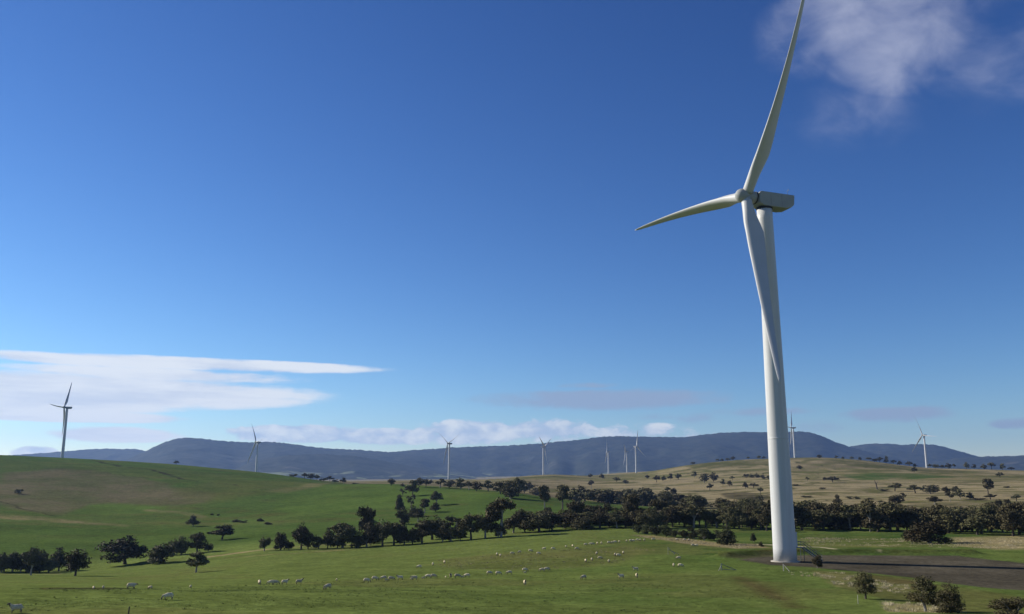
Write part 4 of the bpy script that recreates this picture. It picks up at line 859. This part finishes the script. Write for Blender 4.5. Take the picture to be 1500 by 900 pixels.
# ------------------------------------------------------------------ fence remains
M_PALEWOOD = material('weathered_wood', (0.42, 0.40, 0.35), 0.9, 0.35, 6, 0.1, 0.4)
M_POST = material('dark_post', (0.10, 0.085, 0.07), 0.9, 0.4, 6, 0.1, 0.4)
M_PIPE = material('grey_pipe', (0.16, 0.19, 0.19), 0.55, 0.3, 6, 0.4)
def strainer(px, py, lab, posts, braces):
    x, y, z, r = hit(px, py); s = y/F; t = empty('fence_brace', (x, y, z), -math.atan2(x, y))
    for (a, b, h, m) in posts: MB().tube([(a*s, b*s, -0.3), (a*s, b*s, h*s)], [0.08, 0.075], 8).build('post', m, t)
    for (a, b, h, c, d, e, m) in braces: MB().tube([(a*s, b*s, h*s), (c*s, d*s, e*s)], 0.05, 7).build('brace', m, t)
    tag(t, lab, 'fence brace', 'old fence braces'); return t
strainer(985, 813, 'pale leaning fence brace beside the white sheep at right', [(3, 0, 3, M_PALEWOOD)], [(-6, 0, 10, 2, 0, 1.5, M_PALEWOOD), (-6, 0, 10, -6, 3, 0, M_PALEWOOD), (-5, 0, 7, 9, 8, 0, M_PIPE)])
strainer(1057, 836, 'fence corner brace with pale and dark stays left of tower', [(0, 0, 9.5, M_PIPE)], [(0, 0, 7, -4, -4, 0, M_PALEWOOD), (0.5, 0, 8.5, 21, 6, 0, M_PIPE), (0, 0, 1.5, 21, 6, 0.3, M_PIPE)])
strainer(1148, 837, 'white A-shaped fence brace in the grass below the tower', [(0, 0, 9.5, M_PALEWOOD)], [(0.5, 0, 8.5, 8, -6, 0, M_PALEWOOD)])
def post(px, py, hp, lab, m, rad=0.05):
    x, y, z, r = hit(px, py); s = y/F; o = MB().tube([(0, 0, -0.3), (0.01, 0, hp*s*0.6), (0.02, 0.01, hp*s)], [rad, rad*0.95, rad*0.8], 7).build('fence_post', m); o.location = (x, y, z); tag(o, lab, 'fence post')
post(188, 902, 12, 'short dark fence post at the bottom of the left field', M_POST, 0.05)
post(1257, 885, 12, 'thin pale stake beside the small round-topped sapling', M_PALEWOOD, 0.03)

# ------------------------------------------------------------------ tussocks and grass (uncountable)
def tufts(name, pts, hgt, spread, blades, mat, label, seed, thin=1.0):
    rg = np.random.default_rng(seed); n = len(pts)
    P = np.repeat(np.asarray(pts), blades, 0); N = len(P); h = np.repeat(hgt, blades)*rg.uniform(0.6, 1.1, N); sp = np.repeat(spread, blades)
    a = rg.uniform(0, 6.283, N); d = sp*rg.random(N)**0.6; b = P.copy(); b[:, 0] += d*np.cos(a); b[:, 1] += d*np.sin(a)
    t = b.copy(); t[:, 0] += 0.6*d*np.cos(a)+rg.normal(0, 0.1, N)*h; t[:, 1] += 0.6*d*np.sin(a)+rg.normal(0, 0.1, N)*h; t[:, 2] += h
    w = thin*h*rg.uniform(0.10, 0.2, N); th = rg.uniform(0, 6.283, N); o = np.stack([np.cos(th)*w, np.sin(th)*w, np.zeros(N)], 1); b[:, 2] -= 0.02
    V = np.stack([b-o, b+o, t], 1).reshape(-1, 3); f = np.arange(N*3).reshape(-1, 3)
    tag(link(name, np_mesh(name, V, f), mat, smooth=False), label, 'grass', kind='stuff')
def blade_mat(name, a, b): return material(name, a, 0.9, 0, 0.35, 0.08, 0, 0, b)
def scatter(polys, n, seed, rmin=60):
    rg = np.random.default_rng(seed); o = []
    for pts, w in polys:
        P = [hit(p[0], p[1], rmin)[:2] for p in pts]; xs = [p[0] for p in P]; ys = [p[1] for p in P]; k = 0; m = int(n*w); tries = 0
        x = rg.uniform(min(xs), max(xs), m*6); y = rg.uniform(min(ys), max(ys), m*6); keep = (poly_sd(x, y, P) > 0) & (fbm(x/5+3, y/5, 3)+0.35*fbm(x/1.7, y/1.7, 2) > rg.uniform(-0.25, 0.45, m*6))
        x, y = x[keep][:m], y[keep][:m]; o.append(np.stack([x, y, ground(x, y)], 1))
    return np.concatenate(o)
p = scatter([([(1190, 838), (1250, 840), (1310, 850), (1300, 862), (1240, 862), (1210, 852)], 0.32), ([(1240, 856), (1330, 858), (1340, 872), (1290, 868), (1240, 862)], 0.16), ([(1290, 882), (1360, 884), (1420, 894), (1400, 899), (1300, 898)], 0.25), ([(1150, 840), (1200, 838), (1230, 850), (1190, 850)], 0.08)], 200, 3)
rg = np.random.default_rng(1)
tufts('tussock_grass', p, rg.uniform(0.12, 0.36, len(p)), rg.uniform(0.15, 0.5, len(p)), 40, blade_mat('pale_tussock', (0.58, 0.50, 0.32), (0.34, 0.29, 0.17)), 'pale dry tussocks in the grass below the gravel pad', 4, 0.45)
p = scatter([([(925, 785), (1000, 790), (1060, 797), (1112, 798), (1128, 803), (1080, 804), (1010, 797), (950, 789)], 0.5), ([(1170, 788), (1300, 789), (1400, 790), (1500, 788), (1500, 806), (1400, 803), (1300, 801), (1170, 798)], 0.9)], 900, 5, 150)
tufts('tussock_grass', p, rg.uniform(0.15, 0.4, len(p)), rg.uniform(0.2, 0.7, len(p)), 18, blade_mat('straw_tussock', (0.52, 0.44, 0.28), (0.28, 0.24, 0.14)), 'straw-coloured tussocks behind the gravel pad and under the scrub', 6, 0.6)
p = scatter([([(0, 899), (1180, 899), (1130, 870), (1060, 850), (900, 846), (500, 852), (300, 862), (0, 862)], 1.0)], 26000, 7)
tufts('pasture_grass', p, rg.uniform(0.03, 0.09, len(p)), rg.uniform(0.05, 0.16, len(p)), 4, blade_mat('pasture_blades', (0.19, 0.22, 0.075), (0.12, 0.16, 0.05)), 'short green grass tufts on the near pasture', 8)
p = scatter([([(0, 899), (1180, 899), (1130, 870), (1060, 850), (900, 840), (500, 845), (300, 860), (0, 862)], 1.0)], 900, 9)
tufts('weed_clumps', p, rg.uniform(0.05, 0.13, len(p)), rg.uniform(0.05, 0.2, len(p)), 14, blade_mat('weed_leaf', (0.095, 0.115, 0.03), (0.06, 0.07, 0.025)), 'small dark weed clumps dotted over the near pasture', 10)
p = scatter([([(640, 822), (800, 806), (920, 800), (960, 806), (900, 828), (760, 836), (650, 834)], 1.0)], 420, 12, 120)
tufts('tussock_grass', p, rg.uniform(0.10, 0.25, len(p)), rg.uniform(0.15, 0.5, len(p)), 12, blade_mat('bleached_tussock', (0.34, 0.30, 0.17), (0.2, 0.18, 0.09)), 'bleached tussocks dotted on the slope where the small sheep climb', 13)
